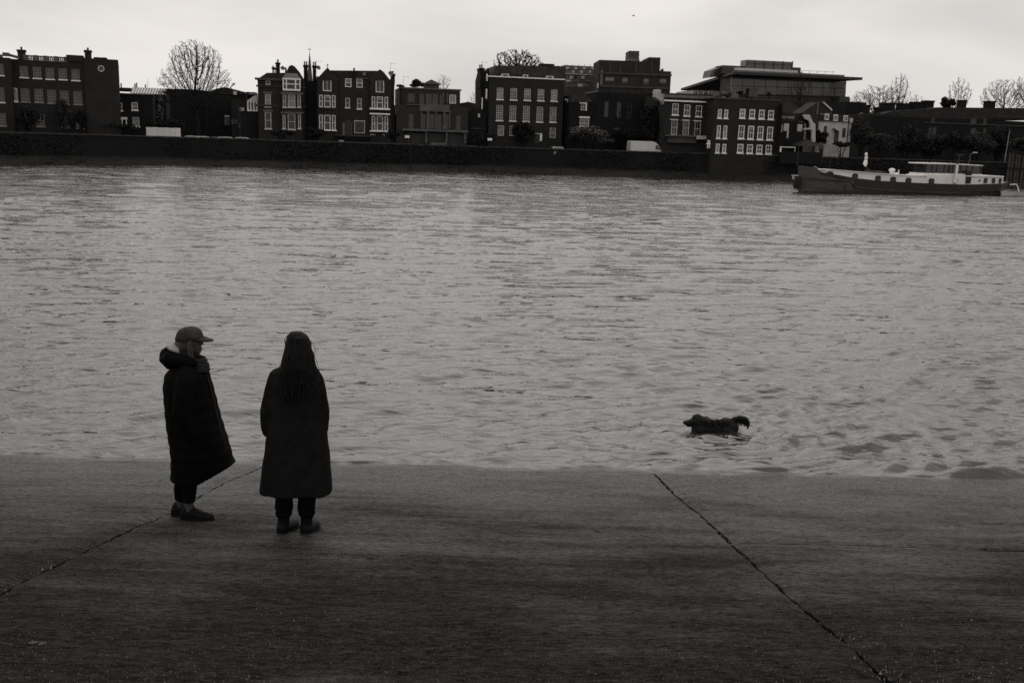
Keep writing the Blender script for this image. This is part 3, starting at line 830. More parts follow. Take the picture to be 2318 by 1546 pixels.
# --- stone house with columns
h = House('columned_house', 'low grey stone house with a columned loggia and small roof lantern', 975, SY(975)+11, 12)
h.win(1025, 225, 15, 19, nx=2, ny=1, m='white', sill=False, blind=.95, y=1.6)
h.row([(956,224),(1000.5,226)], 9, 21, nx=1, ny=1, m='stone', sill=False, y=1.6); h.row([(972,225),(985.5,225)], 12, 23, nx=1, ny=1, m='stone', sill=False, y=1.6)
h.win(931, 222, 17, 20, nx=1, ny=1, m='stone_b', sill=False, y=1.6)
h.wall(909, 1042, 203, 9, 'brick_b', name='upper_storey', y=1.6)
h.row([(931,275),(1038,278)], 12, 33, nx=1, ny=2, m='stone_b', sill=False)
h.row([(959.5,275),(1011.5,276)], 9, 33, nx=1, ny=2, m='stone', sill=False); h.row([(978,275),(994,276)], 13, 33, nx=1, ny=2, m='stone', sill=False)
h.wall(898, 1060, 240, 10, 'brick_b', name='main_wall')
h.cornice(908, 1043, 202, .2, 'stone', .15, 'parapet_cap', y=1.6, depth=9)
h.box('frieze', 950, 237, 1018, 252, 'stone', -.25, -.01); h.box('string', 948, 250.5, 1020, 253, 'stone', -.4, -.26)
h.box('parapet_band', 920, 236.5, 950, 238.5, 'stone', -.2, -.01)
for x, w in ((953,3),(967.5,6),(986,3),(1004.5,6),(1017,3)):
    u0 = h.p(x, 280)[0]; rad = w*h.mpp/2
    zc0 = h.p(x, 292)[1]; zc1 = h.p(x, 253)[1]
    MB().lathe([(rad*1.3, zc0), (rad*1.3, zc0+.15), (rad, zc0+.2), (rad*.88, zc1-.25), (rad*1.25, zc1-.12), (rad*1.25, zc1)], u0, -.45, 10).build('column', M['stone'], h.root)
for x in (951, 966, 1003, 1013): h.box('pilaster', x-1.5, 212, x+1.5, 235, 'stone', 1.45, 1.595)
h.box('balcony', 911, 293.5, 1060, 298.5, 'stone', -1.5, -.01)
for x in (965, 1011, 1053): h.box('balcony_pier', x-2, 299, x+2, 325, 'stone', -1.3, -.9)
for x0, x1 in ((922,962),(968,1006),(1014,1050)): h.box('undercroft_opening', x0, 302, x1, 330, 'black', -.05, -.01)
a, b, c, d = h.rect(962, 191, 994, 202, 3.0)
MB().box(a, b, 3.0, 3.0+(b-a), c, d).build('lantern', M['stone_b'], h.root)
zt = h.p(977, 179.5, 3.0)[1]
MB().add([(a-.35,2.65,d),(b+.35,2.65,d),(b+.35,3.35+b-a,d),(a-.35,3.35+b-a,d),((a+b)/2,3+(b-a)/2,zt)], [(0,1,4),(1,2,4),(2,3,4),(3,0,4),(0,3,2,1)]).build('lantern_roof', M['slate'], h.root)
h.box('flank_pilaster', 894.5, 203, 898, 262, 'stone', .5, .9); h.box('flank_pilaster', 900, 203, 904, 262, 'stone_b', .5, .9)
h.aerial(913, 173, 203, 4)
tag(h.box('panelled_gate', 975, 323.5, 1011.5, 337, 'stone', -5.2, -5.1), 'grey panelled gate set in the river wall below the loggia', 'gate')
gp = COL.objects['panelled_gate']; mw = Matrix.Translation(h.O) @ Matrix.Rotation(math.atan2(h.U.y, h.U.x), 4, 'Z'); gp.parent = None; gp.matrix_world = mw
# dark sheds between
sh = House('garden_shed', 'low dark shed with a curved roof between the columned house and the Georgian house', 1075, SY(1075)+12, 12, cat='shed')
sh.poly('shed_body', [(1058,330),(1058,252),(1068,248),(1085,247),(1100,256),(1100,330)], 'brick_c', 0, 6)
sh.box('shed_window', 1082, 258, 1086.5, 266, 'grey_paint', -.06, -.004); sh.box('shed_rail', 1066, 291, 1094, 292, 'stone', -.1, -.01)
h2 = House('rear_roof_house', 'small dark roof seen in the gap left of the Georgian house', 1060, SY(1060)+45, 12)
h2.poly('roof', [(1030,236),(1060,231),(1090,238),(1090,260),(1030,260)], 'slate', 0, 8); h2.box('wall', 1030, 260, 1090, 330, 'brick_c', .2, 8)

# --- Georgian five-bay house
h = House('georgian_house', 'tall five-bay Georgian brick house with white parapet line and dormers', 1185, SY(1185)+11.5, 13)
xs_ = [(1132,212.5),(1163,213.5),(1194,214.5),(1224.5,215.5),(1254.5,216.5)]
h.row(xs_, 14.5, 24.5, nx=3, ny=4, m='grey_paint', frame=.075, sillm='white', blinds={0:.95, 2:.62, 3:.5, 4:.95, 1:.25})
h.row([(1131,256),(1161,257),(1191.5,258),(1222,259.5),(1252,260)], 14.5, 33, nx=3, ny=6, m='grey_paint', frame=.075, sillm='white')
h.row([(1160,297),(1134,296),(1251,301)], 14, 22, nx=3, ny=4, m='grey_paint', sill=False)
h.wall(1108.5, 1277, 178, 11, 'brick')
h.cornice(1107, 1278, 177, .16, 'white', .12, 'parapet_cap', depth=.45)
a, z = h.p(1110, 178, 1.2); b, _ = h.p(1277, 178, 1.2)
zt = h.p(1195, 147.5, 3.0)[1]
h.poly('mansard_roof', [(1112,180),(1122,149),(1266,150),(1279,153),(1279,182)], 'slate_b', 1.6, 9)
h.box('ridge_wall', 1225, 145, 1255, 151, 'brick_c', 4, 6); 
for x, y0, y1, w in ((1144,167,176,17),(1190,169,177,11),(1245,172,180,17)):
    dm = h.box('dormer', x-w/2, y0, x+w/2, y1+3, 'grey_paint' , .9, 3); h.box('pane', x-w*.28, y0+2.5, x+w*.28, y1+.5, 'glass', .86, .899, dm); h.box('dormer_roof', x-w*.55, y0-2, x+w*.55, y0-.2, 'slate', .8, 3, dm)
h.chimney(1091.5, 146, 200, 9, pots=2, y=1.5, deep=2.4); h.aerial(1091, 140, 150, 2)
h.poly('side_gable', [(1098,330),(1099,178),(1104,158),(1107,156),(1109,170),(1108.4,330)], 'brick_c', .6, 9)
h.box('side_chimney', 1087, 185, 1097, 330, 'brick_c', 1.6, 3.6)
for x0, y0, x1, y1 in ((1099.5,202,1103,224),(1090.5,222,1092.5,248),(1101,168,1104,184)): h.box('side_window', x0, y0, x1, y1, 'white', .5, .59)
dr = h.box('door', 1211, 305, 1222, 325, 'black', -.05, -.004); h.box('door_surround', 1222.5, 304, 1227, 320, 'white', -.2, -.01); h.box('fanlight', 1211, 302, 1227, 304, 'grey_paint', -.2, -.01)
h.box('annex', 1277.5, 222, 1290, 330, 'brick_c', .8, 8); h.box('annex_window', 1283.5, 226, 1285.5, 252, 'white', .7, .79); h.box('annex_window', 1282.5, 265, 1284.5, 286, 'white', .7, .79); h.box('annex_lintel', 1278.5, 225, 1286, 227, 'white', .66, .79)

# --- cottage
h = House('brick_cottage', 'small brick cottage with tiled roof and white lintelled windows', 1318, SY(1318)+13, 12)
h.win(1321, 242, 12, 16, nx=2, ny=2, m='grey_paint', sill=False); h.win(1323, 276, 21, 22, nx=4, ny=3, m='white')
h.wall(1291, 1350, 232, 8, 'brick_c'); h.box('lintel', 1312, 232.5, 1329, 235, 'white', -.1, -.01); h.box('lintel', 1311.5, 264.5, 1335, 268, 'white', -.14, -.01); h.box('jamb', 1325.5, 235.2, 1328.5, 251, 'white', -.08, -.01)
h.poly('roof', [(1294,232),(1295,215),(1328,215),(1342,230),(1342,232)], 'slate_b', -.2, 7)
# --- glazed office behind scaffold
h = House('glazed_block', 'glass and scaffold office block between the Georgian house and the tower', 1320, SY(1320)+48, 12, cat='building')
for j, (y0, y1, n, mm) in enumerate(((152,158,12,'office_glass'),(160,166,12,'office_glass'),(172,179,9,'office_glass'),(181,186,7,'office_glass'),(190,197,6,'office_glass'))):
    x0, x1 = 1281, 1358
    for k in range(n):
        a = x0+(x1-x0)*k/n; b = x0+(x1-x0)*(k+1)/n
        if j >= 2 and (k*7+j*3) % 5 == 0: continue
        h.box('pane', a+.4, y0, b-.4, y1, 'lead' if (k+j) % 3 else 'grey_paint', -.12, -.01)
h.wall(1278, 1362, 150, 12, 'concrete_far')
h.box('slab_edge', 1281, 168, 1358, 170, 'grey_paint', -.4, -.01)
for x in (1283,1296,1309,1322,1335,1348): h.box('scaffold_pole', x-.3, 146, x+.3, 205, 'metal', -1.0, -.9)
for y in (151,159,167,180,189,198): h.box('scaffold_ledger', 1281, y, 1360, y+.5, 'metal', -.88, -.8)
# --- modern brick block
h = House('brick_office_block', 'stepped modern brick block with two rooftop plant boxes', 1435, SY(1435)+34, 3, cat='building')
h.row([(1380.5,179.5)], 21, 10, nx=2, ny=1, m='stone_b', sill=False, blind=.9); h.row([(1415,182.5)], 13, 13, nx=2, ny=1, m='stone_b', sill=False, blind=.7); h.row([(1463,184.5)], 13, 13, nx=2, ny=1, m='stone_b', sill=False, blind=.6); h.row([(1498,184)], 21, 11, nx=3, ny=1, m='stone_b', sill=False, blind=.8)
h.wall(1357, 1495, 138.5, 8, 'brick_b', name='tall_block'); h.wall(1495, 1519.5, 162, 14, 'brick_b', name='step_block')
h.box('plant_box', 1424, 116, 1447, 137, 'concrete_far', 3, 7); h.box('plant_plinth', 1422.5, 134.5, 1448, 138.4, 'lead', 2.9, 7.1)
h.box('stair_head', 1469, 130.5, 1495, 140, 'brick_b', 1.5, 8); h.box('stair_head_return', 1466.5, 132, 1469, 140, 'stone_b', 2, 8)
h.poly('vent_cowl', [(1495,162),(1500,156),(1502,156),(1502,162)], 'slate', 2, 3)
h.cornice(1357, 1519, 168.5, .3, 'stone_b', .2, 'string_course'); h.cornice(1357, 1515, 198, .3, 'stone_b', .2, 'string_course')
h.box('corner_window', 1359, 160, 1364, 198, 'lead', -.12, -.01); h.box('corner_window', 1352, 188, 1355, 200, 'grey_paint', -.3, 0)
for x in (1381, 1404, 1440, 1476): h.box('pier', x-1.5, 141, x+1.5, 168, 'stone_b', -.15, -.01)
# --- ivy house
h = House('creeper_covered_house', 'dark house almost hidden by creeper below the brick office block', 1420, SY(1420)+15, 12)
h.row([(1373,248),(1401,249),(1425,250)], 9, 34, nx=2, ny=3, m='stone_b', sill=False); h.row([(1395,300)], 14, 20, nx=2, ny=2, m='stone_b', sill=False)
h.wall(1350, 1500, 212, 9, 'brick_c'); h.poly('roof', [(1348,213),(1356,205),(1490,205),(1500,213)], 'slate', .5, 8)

# --- two-storey villa with white cornice
h = House('white_corniced_house', 'two-storey brick villa with white cornice and pale window surrounds', 1553, SY(1553)+7.2, 12)
h.row([(1529,248),(1555.5,250.5),(1582,252)], 14, 24, nx=2, ny=2, m='white'); h.row([(1526.5,289),(1553,290.5),(1579,292)], 14, 32, nx=2, ny=2, m='grey_paint')
h.wall(1506, 1611, 216, 9, 'brick')
h.cornice(1506, 1600, 230, .2, 'white', .3, 'cornice'); h.cornice(1506, 1613, 219, .5, 'lead', .2, 'parapet'); h.cornice(1506, 1610, 214.5, .16, 'slate', .3, 'coping')
for x, y in ((1526.5,289),(1553,290.5),(1579,292)): h.box('window_hood', x-9, y-19, x+9, y-16.5, 'grey_paint', -.2, -.01)
h.box('balcony', 1511, 306.5, 1605, 310, 'stone', -1.0, -.01); h.box('balcony_front', 1577, 308, 1607, 316, 'stucco', -1.05, -1.003); h.box('basement', 1513, 310, 1577, 324, 'stone_b', -.6, -.01)
h.poly('end_wall', [(1484,203),(1496,203),(1497,213),(1508,214),(1508,244),(1500,232),(1484,220)], 'stucco', .3, 1.5)
h.box('downpipe', 1607, 240, 1610.5, 267, 'white', -.2, -.05); h.box('downpipe', 1605.5, 275, 1608.5, 308, 'white', -.2, -.05); h.box('bracket', 1604, 275, 1610, 277, 'white', -.25, -.05)
h.box('gate_post', 1602, 318, 1604, 336, 'white', -3, -2.8); h.box('gate_post', 1606, 318, 1607.5, 336, 'white', -3, -2.8); h.box('gate_rail', 1600, 325, 1608, 327, 'white', -3.05, -2.75)
h.box('mast', 1610.5, 205, 1612.5, 228, 'stone', 1, 1.3)

# --- riverside house with sixteen white windows, rising straight from the wall
RHY = SY(1690)+5.2
h = House('riverside_brick_house', 'flat-roofed brick house straight above the river with rows of bold white windows', 1690, RHY, 12)
for y, hh in ((258, 19),(300.5, 29),(339.5, 20)):
    pass
h.row([(1629.5,258),(1644,258.5)], 9, 19, nx=2, ny=2, frame=.13); h.row([(1627,299),(1641.5,299.5)], 9.5, 28, nx=2, ny=2, frame=.13); h.row([(1624.5,336),(1639.5,336.5)], 9.5, 19.5, nx=2, ny=2, frame=.13)
h.row([(1681,257.5),(1703,258.5),(1724.5,259.5),(1745.5,260.5)], 14, 19.5, nx=2, ny=2, frame=.14, blinds={0:.8}); h.row([(1678.5,299.5),(1700,300.5),(1721.5,301.5),(1743,302.5)], 14.5, 29, nx=2, ny=2, frame=.14, blinds={1:.25}); h.row([(1676,336.5),(1697.5,337.5),(1719,338.5),(1740,339)], 14.5, 19.5, nx=2, ny=2, frame=.14, blinds={0:.3})
h.wall_uz(h.p(1612,300)[0], h.p(1766,300)[0], -2.2, h.p(1690,226)[1], 5, 'brick')
h.cornice(1612, 1766, 225, .18, 'stone_b', .12, 'coping', depth=5)
h.box('roof_terrace_rail', 1640, 217, 1762, 218, 'black', .4, .5); 
for k in range(12): h.box('roof_rail_post', 1642+k*10.6, 218.2, 1643+k*10.6, 223.5, 'black', .4, .5)
h.box('roof_box', 1662, 213, 1672, 222, 'lead', 2, 3); h.box('roof_box', 1638, 220, 1642, 225, 'grey_paint', 1, 1.5)
# roof-terrace plants and white furniture are their own things, placed further down

# --- the pub
h = House('riverside_pub', 'dark creeper-clad pub with white wall patches and small white roof letters', 1785, SY(1785)+7.0, 12, cat='pub')
h.box('end_wall', 1766.8, 236, 1768, 345, 'brick_c', -2, 5)
h.wall(1768, 1822, 276, 7, 'brick_c'); h.poly('roof', [(1766,275.8),(1770,255),(1812,258),(1822,275.8)], 'slate', .2, 7)
for x0, y0, x1, y1 in ((1774,280,1786,297),(1805,282,1816,298),(1781,297.5,1785,313),(1769,282,1771,300)): h.box('white_wall_patch', x0, y0, x1, y1, 'stucco', -.08, -.01)
h.box('terrace_beam', 1766, 332.8, 1801, 334.5, 'white', -2.6, -2.45); h.box('terrace_post', 1766, 334.6, 1769, 344, 'white', -2.6, -2.45)
h.box('terrace_wall', 1766, 344.2, 1860, 372, 'brick_c', -2.4, -1.9); h.box('terrace_post', 1799.5, 334.6, 1800.5, 344, 'grey_paint', -2.6, -2.45)
# arched white screen wall
prof = [(1817,260),(1833,260),(1841,278),(1846,281),(1846,322),(1838,322),(1838,294),(1819,294),(1819,291),(1834,290),(1834,280),(1830,272),(1822,270)]
h.poly('white_screen_wall', prof, 'stucco', -.6, -.25)
h.poly('brick_gable', [(1814,257),(1850,232),(1853,232),(1853,322),(1847.5,322),(1847.5,281),(1842,277)], 'brick_b', -.1, 3)
h.box('verge_board', 1849, 232, 1853, 260, 'stone', -.2, -.11)
cu = bpy.data.curves.new('letters', 'FONT'); cu.body = 'THE DOVE'; cu.size = .50; cu.extrude = .02; cu.space_character = 1.25
tmp = bpy.data.objects.new('letters', cu); COL.objects.link(tmp)
dg = bpy.context.evaluated_depsgraph_get()
lm = bpy.data.meshes.new_from_object(tmp.evaluated_get(dg)); COL.objects.unlink(tmp); bpy.data.objects.remove(tmp)
lm.materials.clear(); lm.materials.append(M['grey_paint'])
u, z = h.p(1769.5, 268.5, -.3)
w_ = h.p(1797.5, 268, -.3)[0]-u
sx = w_/max(v.co.x for v in lm.vertices)
for v in lm.vertices: v.co.x *= sx
sg = link_mesh('sign', lm, h.root, (u, -.3, z)); sg.rotation_euler = (R(90), 0, 0)
# pavilion roof over the terrace
tr = House('terrace_pavilion', 'pyramid-roofed timber pavilion on the pub terrace', 1825, SY(1825)+6.0, 12, cat='pavilion')
a, b, c, d = tr.rect(1797, 325, 1858, 331); zt = tr.p(1826, 315)[1]
MB().add([(a,-1.3,c),(b,-1.3,c),(b,2.2,c),(a,2.2,c),((a+b)/2,.5,zt)], [(0,1,4),(1,2,4),(2,3,4),(3,0,4),(0,3,2,1)]).build('roof', M['slate_b'], tr.root)
for x in (a+.2, b-.2):
    for y in (-1.1, 2.0): MB().box(x-.06, x+.06, y-.06, y+.06, -.3, c).build('post', M['black'], tr.root)

# --- white house beside the pub
h = House('white_house', 'white rendered house with three white dormers right of the pub', 1890, SY(1890)+9, 12)
h.row([(1868,295),(1910,303)], 8, 18, nx=2, ny=2, m='stone_b', sill=False); h.row([(1910.5,301)], 8, 20, nx=1, ny=2, m='stone_b', sill=False)
h.wall(1850.5, 1929, 274.5, 7, 'stucco'); h.poly('mansard', [(1850,274.5),(1853,259),(1926,262),(1930,275)], 'slate', .1, 6)
for x, y in ((1872,265),(1892.5,267),(1915,269)):
    dm = h.box('dormer', x-4.5, y-7, x+4.5, y+7, 'white', -.12, 1.5)
    for q in (-2, 2): h.box('pane', x+q-1.3, y-4.8, x+q+1.3, y+4.8, 'glass', -.15, -.121, dm)
h.box('chimney', 1925, 268, 1931, 278, 'stucco', -.3, .6); h.box('downpipe', 1918.5, 277, 1920, 325, 'black', -.1, -.01); h.box('downpipe', 1926.5, 277, 1928, 325, 'black', -.1, -.01); h.box('eaves', 1849, 274.3, 1932, 275.8, 'black', -.25, -.01)
h.box('door', 1890, 296, 1898.5, 322, 'stone_b', -.06, -.01); h.poly('porch', [(1888,292),(1889,291),(1899,298),(1899,300)], 'black', -.6, -.07); h.box('porch_post', 1888.5, 296, 1889.8, 324, 'black', -.55, -.45)
h.poly('side_roof', [(1853,260),(1853,232),(1865,231),(1874,248),(1884,252),(1884,262)], 'slate', 1.5, 6)
for k in range(4): h.poly('verge_stone', [(1862+k*5,231+k*4.6),(1866+k*5,231+k*4.6),(1870+k*5,236+k*4.6),(1867+k*5,237+k*4.6)], 'grey_paint', 1.3, 1.45)

# --- big glass office with the flying roof
h = House('canopy_office', 'large glass office with a wide flat overhanging canopy roof', 1750, SY(1750)+75, 12, cat='building')
h.box('lower_block', 1655, 216, 1920, 330, 'concrete_far', .6, 6)
n = 10
for k in range(n):
    a = 1655+(1915-1655)*k/n; b = 1655+(1915-1655)*(k+1)/n; yo = (k-n/2)*.55
    h.box('glass_panel', a+.5, 176+yo, b-.5, 198+yo, 'office_glass', -.05, .2); h.box('glass_panel', a+.5, 199.2+yo, b-.5, 216+yo, 'office_glass', -.05, .2)
h.box('core', 1655, 176, 1915, 217, 'concrete_far', .25, 6)
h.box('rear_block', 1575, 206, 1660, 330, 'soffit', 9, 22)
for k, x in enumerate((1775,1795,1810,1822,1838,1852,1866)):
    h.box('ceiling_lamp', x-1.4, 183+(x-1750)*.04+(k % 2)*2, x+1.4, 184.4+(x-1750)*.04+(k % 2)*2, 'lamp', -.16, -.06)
h.box('notice', 1695.5, 200, 1716, 220, 'lead', -.9, -.8); h.box('roof_furniture', 1635, 207, 1649, 213, 'lead', -2, -1.5); h.box('roof_furniture', 1662, 213, 1671, 218, 'grey_paint', -2, -1.5)
# canopy: thin slab that flies out at both ends; nearer at the left corner
Yc = -6.0
a, zz = h.p(1632, 172, Yc); b, _ = h.p(1952, 182, Yc); zl = h.p(1640, 170, Yc)[1]; 
zt = h.p(1790, 174.5, Yc)[1]; th = 0.55
uL, zL = h.p(1540, 205.5, 22)                # far left tip, further back
cz = zt
far = on_plane(1541, 205.5, (0, 0, cz+GZ), (0, 0, 1)) - h.O
fu, fy = far.dot(h.U), far.dot(h.N)
ac = h.p(1660, 173, Yc)[0]
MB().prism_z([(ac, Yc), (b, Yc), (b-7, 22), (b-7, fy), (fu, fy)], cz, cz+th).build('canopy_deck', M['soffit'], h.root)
h.box('wing_wall', 1568, 206.5, 1654, 222, 'office_glass', 3, 12)
for x in (1569, 1573, 1580, 1592, 1604): h.box('wing_post', x-.4, 206.5, x+.4, 216, 'grey_paint', 2.6, 2.95)
h.box('fascia', 1660, 164.5, 1912, 172.8, 'lead', -5.6, -5.2)
h.box('upper_glass', 1664, 157, 1806, 164, 'grey_paint', -2, -1.6)
h.box('plant_room', 1689, 138.5, 1795, 164, 'office_glass', 2, 5)
for k in range(6): h.box('plant_room_mullion', 1689+k*21-.5, 138.8, 1689+k*21+.5, 157, 'concrete_far', 1.8, 1.98)
h.box('plant_room_rail', 1689, 145, 1795, 146, 'concrete_far', 1.7, 1.79)
h.box('plant_step', 1795.5, 153.5, 1812.5, 166, 'concrete_far', 2, 5); h.box('plant_step', 1636, 149.5, 1688.5, 168, 'concrete_far', 4, 8)
h.poly('atrium_glass', [(1606,176),(1610,160),(1635,150),(1640,150),(1640,172)], 'lead', 6, 10); h.poly('atrium_side', [(1623,158),(1636,149),(1640,150),(1640,170),(1620,174)], 'slate', 5, 5.9)
h.box('roof_rail', 1812, 161.6, 1890, 162.2, 'metal', -4, -3.9)
for k in range(5): h.box('roof_rail_post', 1814+k*18, 162.3, 1814.8+k*18, 166, 'metal', -4, -3.9)
for x in (1899,1904,1909,1914): h.box('escape_stair_post', x-.3, 186, x+.3, 216, 'metal', -2, -1.9)
for y in (190,194,198,202,206,210): h.box('escape_stair_tread', 1897, y, 1915, y+.5, 'metal', -1.88, -1.5)
h.box('terrace_wall', 1900, 219, 1922, 240, 'concrete_far', -3, 0)

h = House('dark_block', 'plain dark flat-roofed block right of the glass office', 1935, SY(1935)+40, 12, cat='building')
h.wall(1915, 1962, 231.5, 10, 'brick_c'); h.wall(1962, 1968, 244, 10, 'brick_c', name='step_block')

# --- terrace at the right with its row of chimneys
h = House('chimneyed_terrace', 'long dark terrace with a row of broad chimney stacks at the right edge', 2150, SY(2150)+22, 12, cat='terrace', )
h.row([(2204,276),(2204,298)], 14, 13, nx=3, ny=3, m='stone', sill=False); h.row([(2116,296),(2106,297)], 8, 15, nx=2, ny=3, m='stone', sill=False); h.row([(2270,298),(2284,298),(2060,294)], 8, 13, nx=2, ny=2, m='stone_b', sill=False); h.row([(2112,274),(2230,276),(2230,297)], 9, 12, nx=2, ny=2, m='stone_b', sill=False)
h.wall(1972, 2380, 270, 10, 'brick_c')
h.cornice(2090, 2380, 283, .14, 'stone_b', .12, 'string_course'); h.cornice(2250, 2380, 266, .10, 'stone_b', .14, 'gutter')
h.poly('roof', [(1972,270),(1972,257),(2000,258),(2020,252),(2110,246),(2125,243.5),(2380,246),(2380,272)], 'slate', .2, 9)
for x, yt, w in ((2013,233,26),(2048.5,234,24),(2079,231,23),(2104,228,19),(2181,227,12),(2244,229,17),(1990,243,8),(1966,238,7)):
    h.chimney(x, yt, 262, w, pots=0, y=3, deep=1.2)
M_dummy = None

# ------------------------------------------------------------------ trees and shrubs
def grow(base, crowns, n_att, step, seed, trunk_to, di=None, dk=None, tip=0.012, expo=2.3, up=0.05, maxit=140):
    """space colonisation: returns nodes, parents, radii"""
    rng = np.random.RandomState(seed)
    att = []
    tot = sum(c[1][0]*c[1][1]*c[1][2] for c in crowns)
    for c, r in crowns:
        k = int(n_att*(r[0]*r[1]*r[2])/tot)+1
        d = rng.randn(k, 3); d /= np.linalg.norm(d, axis=1)[:, None]
        rr = rng.rand(k)**0.42
        att.append(np.array(c) + d*rr[:, None]*np.array(r))
    att = np.concatenate(att)
    di = di or step*14; dk = dk or step*1.9
    nodes = [np.array(base, float)]; par = [-1]
    b = np.array(base, float); t = np.array(trunk_to, float)
    n0 = max(2, int(np.linalg.norm(t-b)/step))
    for i in range(1, n0+1):
        nodes.append(b+(t-b)*i/n0 + rng.randn(3)*step*.06); par.append(len(nodes)-2)
    near = np.full(len(att), 0); nd = np.full(len(att), 1e9)
    def upd(start):
        for k in range(start, len(nodes)):
            d = np.linalg.norm(att-nodes[k], axis=1); mk = d < nd
            nd[mk] = d[mk]; near[mk] = k
    upd(0); alive = np.ones(len(att), bool)
    for it in range(maxit):
        alive &= nd > dk
        act = alive & ((nd < di) | (it < 12))
        if not act.any(): break
        start = len(nodes)
        for k in np.unique(near[act]):
            s = att[act & (near == k)] - nodes[k]
            s = (s/np.linalg.norm(s, axis=1)[:, None]).sum(0)
            s = s/ (np.linalg.norm(s)+1e-9) + np.array([0, 0, up]) + rng.randn(3)*.10
            nodes.append(nodes[k]+s/np.linalg.norm(s)*step); par.append(int(k))
        upd(start)
        if len(nodes) > 18000: break
    n = len(nodes); acc = np.zeros(n); rad = np.zeros(n)
    has = np.zeros(n, bool)
    for i in range(n-1, -1, -1):
        if not has[i]: acc[i] = tip**expo
        rad[i] = acc[i]**(1/expo)
        if par[i] >= 0: acc[par[i]] += acc[i]; has[par[i]] = True
    return np.array(nodes), par, rad

def bare_tree(name, label, base, crowns, n_att, step, seed, trunk_to, group=None, tip=0.012, thick=0.09, up=0.05, twigs=0, expo=2.3, **k):
    nodes, par, rad = grow((0, 0, 0), [((c[0]-base[0], c[1]-base[1], c[2]-base[2]), r) for c, r in crowns], n_att, step, seed,
                           tuple(trunk_to[i]-base[i] for i in range(3)), tip=tip, up=up, expo=expo, **k)
    root = empty(name, base, 0, label, 'tree', group)
    parts = {'trunk': MB(), 'crown': MB()}
    rng = random.Random(seed)
    for i in range(1, len(nodes)):
        a = nodes[par[i]]; b = nodes[i]
        big = rad[i] > thick
        mb = parts['trunk' if big else 'crown']; n = 6 if big else 3
        mb.tube([a, b], [min(rad[par[i]], rad[i]*1.25), rad[i]], n, cap=False)
        for q in range(twigs if rad[i] < tip*2.6 else 0):
            d = Vector(b-a).normalized() + Vector((rng.gauss(0,.55), rng.gauss(0,.55), rng.gauss(.15,.45)))
            p = Vector(a)+(Vector(b)-Vector(a))*rng.random()
            mb.tube([p, p+d.normalized()*step*rng.uniform(.8, 1.7)], [tip*.75, tip*.4], 3, cap=False)
    parts['trunk'].build('trunk', M['bark'], root, smooth=True)
    parts['crown'].build('crown', M['twig'], root)
    return root

def bt(label, px, py, hw, hh, dY, bpx, bpy, n_att, step, seed, tip=.014, trunk=.35, ry=None, up=.05, twigs=1, extra=(), **k):
    Y = SY(px)+dY
    c = depth_pt(px, py, Y); s = Y/FPX
    b = depth_pt(bpx, 300, Y); b.z = GZ - .1
    crowns = [((c.x, c.y, c.z), (hw*s, (ry or hw)*s, hh*s))]
    for (ex, ey, ew, eh) in extra:
        e = depth_pt(ex, ey, Y); crowns.append(((e.x, e.y, e.z), (ew*s, ew*s, eh*s)))
    tt = (b.x+(c.x-b.x)*trunk, b.y, b.z+(c.z-b.z)*trunk)
    return bare_tree('bare_tree', label, tuple(b), crowns, n_att, step, seed, tt, 'bare trees on the far bank', tip=tip, up=up, twigs=twigs, **k)

bt('largest bare winter tree, its round crown against the sky left of the villas', 441, 152, 60, 60, 15, 448, 300, 9000, .26, 3, tip=.020, trunk=.45, up=.10, twigs=3, extra=((398,190,44,42),(487,192,42,46),(440,222,84,26),(420,130,36,36),(466,134,36,34)))
bt('stocky pollarded tree rising behind the Georgian house roof', 1172, 152, 60, 40, 36, 1172, 300, 1900, .30, 5, tip=.048, trunk=.7, twigs=2, expo=2.6)
bt('small thin bare tree behind the roof lantern of the columned house', 1004, 188, 18, 19, 40, 1003, 300, 700, .26, 6, tip=.014, trunk=.75, twigs=3)
bt('low wide bare tree with many stems, left of the chimneyed terrace', 1988, 232, 62, 38, 52, 1985, 300, 2400, .36, 7, tip=.024, trunk=.2, twigs=3)
bt('tall narrow bare tree with a straight stem among the wide chimneys', 2036, 212, 24, 45, 54, 2030, 300, 1300, .34, 8, tip=.025, trunk=.8, twigs=3)
bt('small round bare tree behind the third wide chimney', 2073, 234, 19, 20, 54, 2073, 300, 700, .34, 9, tip=.024, trunk=.6, twigs=3)
bt('lone narrow bare tree standing clear between evergreen and chimney', 2172, 213, 27, 38, 54, 2168, 300, 1200, .34, 10, tip=.024, trunk=.6, twigs=3)
bt('broad bare tree behind the last chimney', 2272, 222, 52, 42, 54, 2278, 300, 2200, .38, 11, tip=.024, trunk=.45, twigs=3)
bt('tall bare tree cut by the right edge', 2335, 205, 40, 48, 56, 2335, 300, 1400, .38, 12, tip=.025, trunk=.5, twigs=3)
bt('young tree in front of the big glass office', 1812, 205, 26, 42, 40, 1815, 300, 1000, .30, 13, tip=.024, trunk=.6, twigs=3)
bt('tiny sapling above the glass roof of the studio', 335, 188, 7, 13, 34, 335, 300, 60, .3, 14, tip=.016, trunk=.85, twigs=1)
bt('small bare tree in the gap beside the Georgian house', 1072, 226, 14, 18, 58, 1072, 300, 240, .36, 15, tip=.02, trunk=.8, twigs=3)

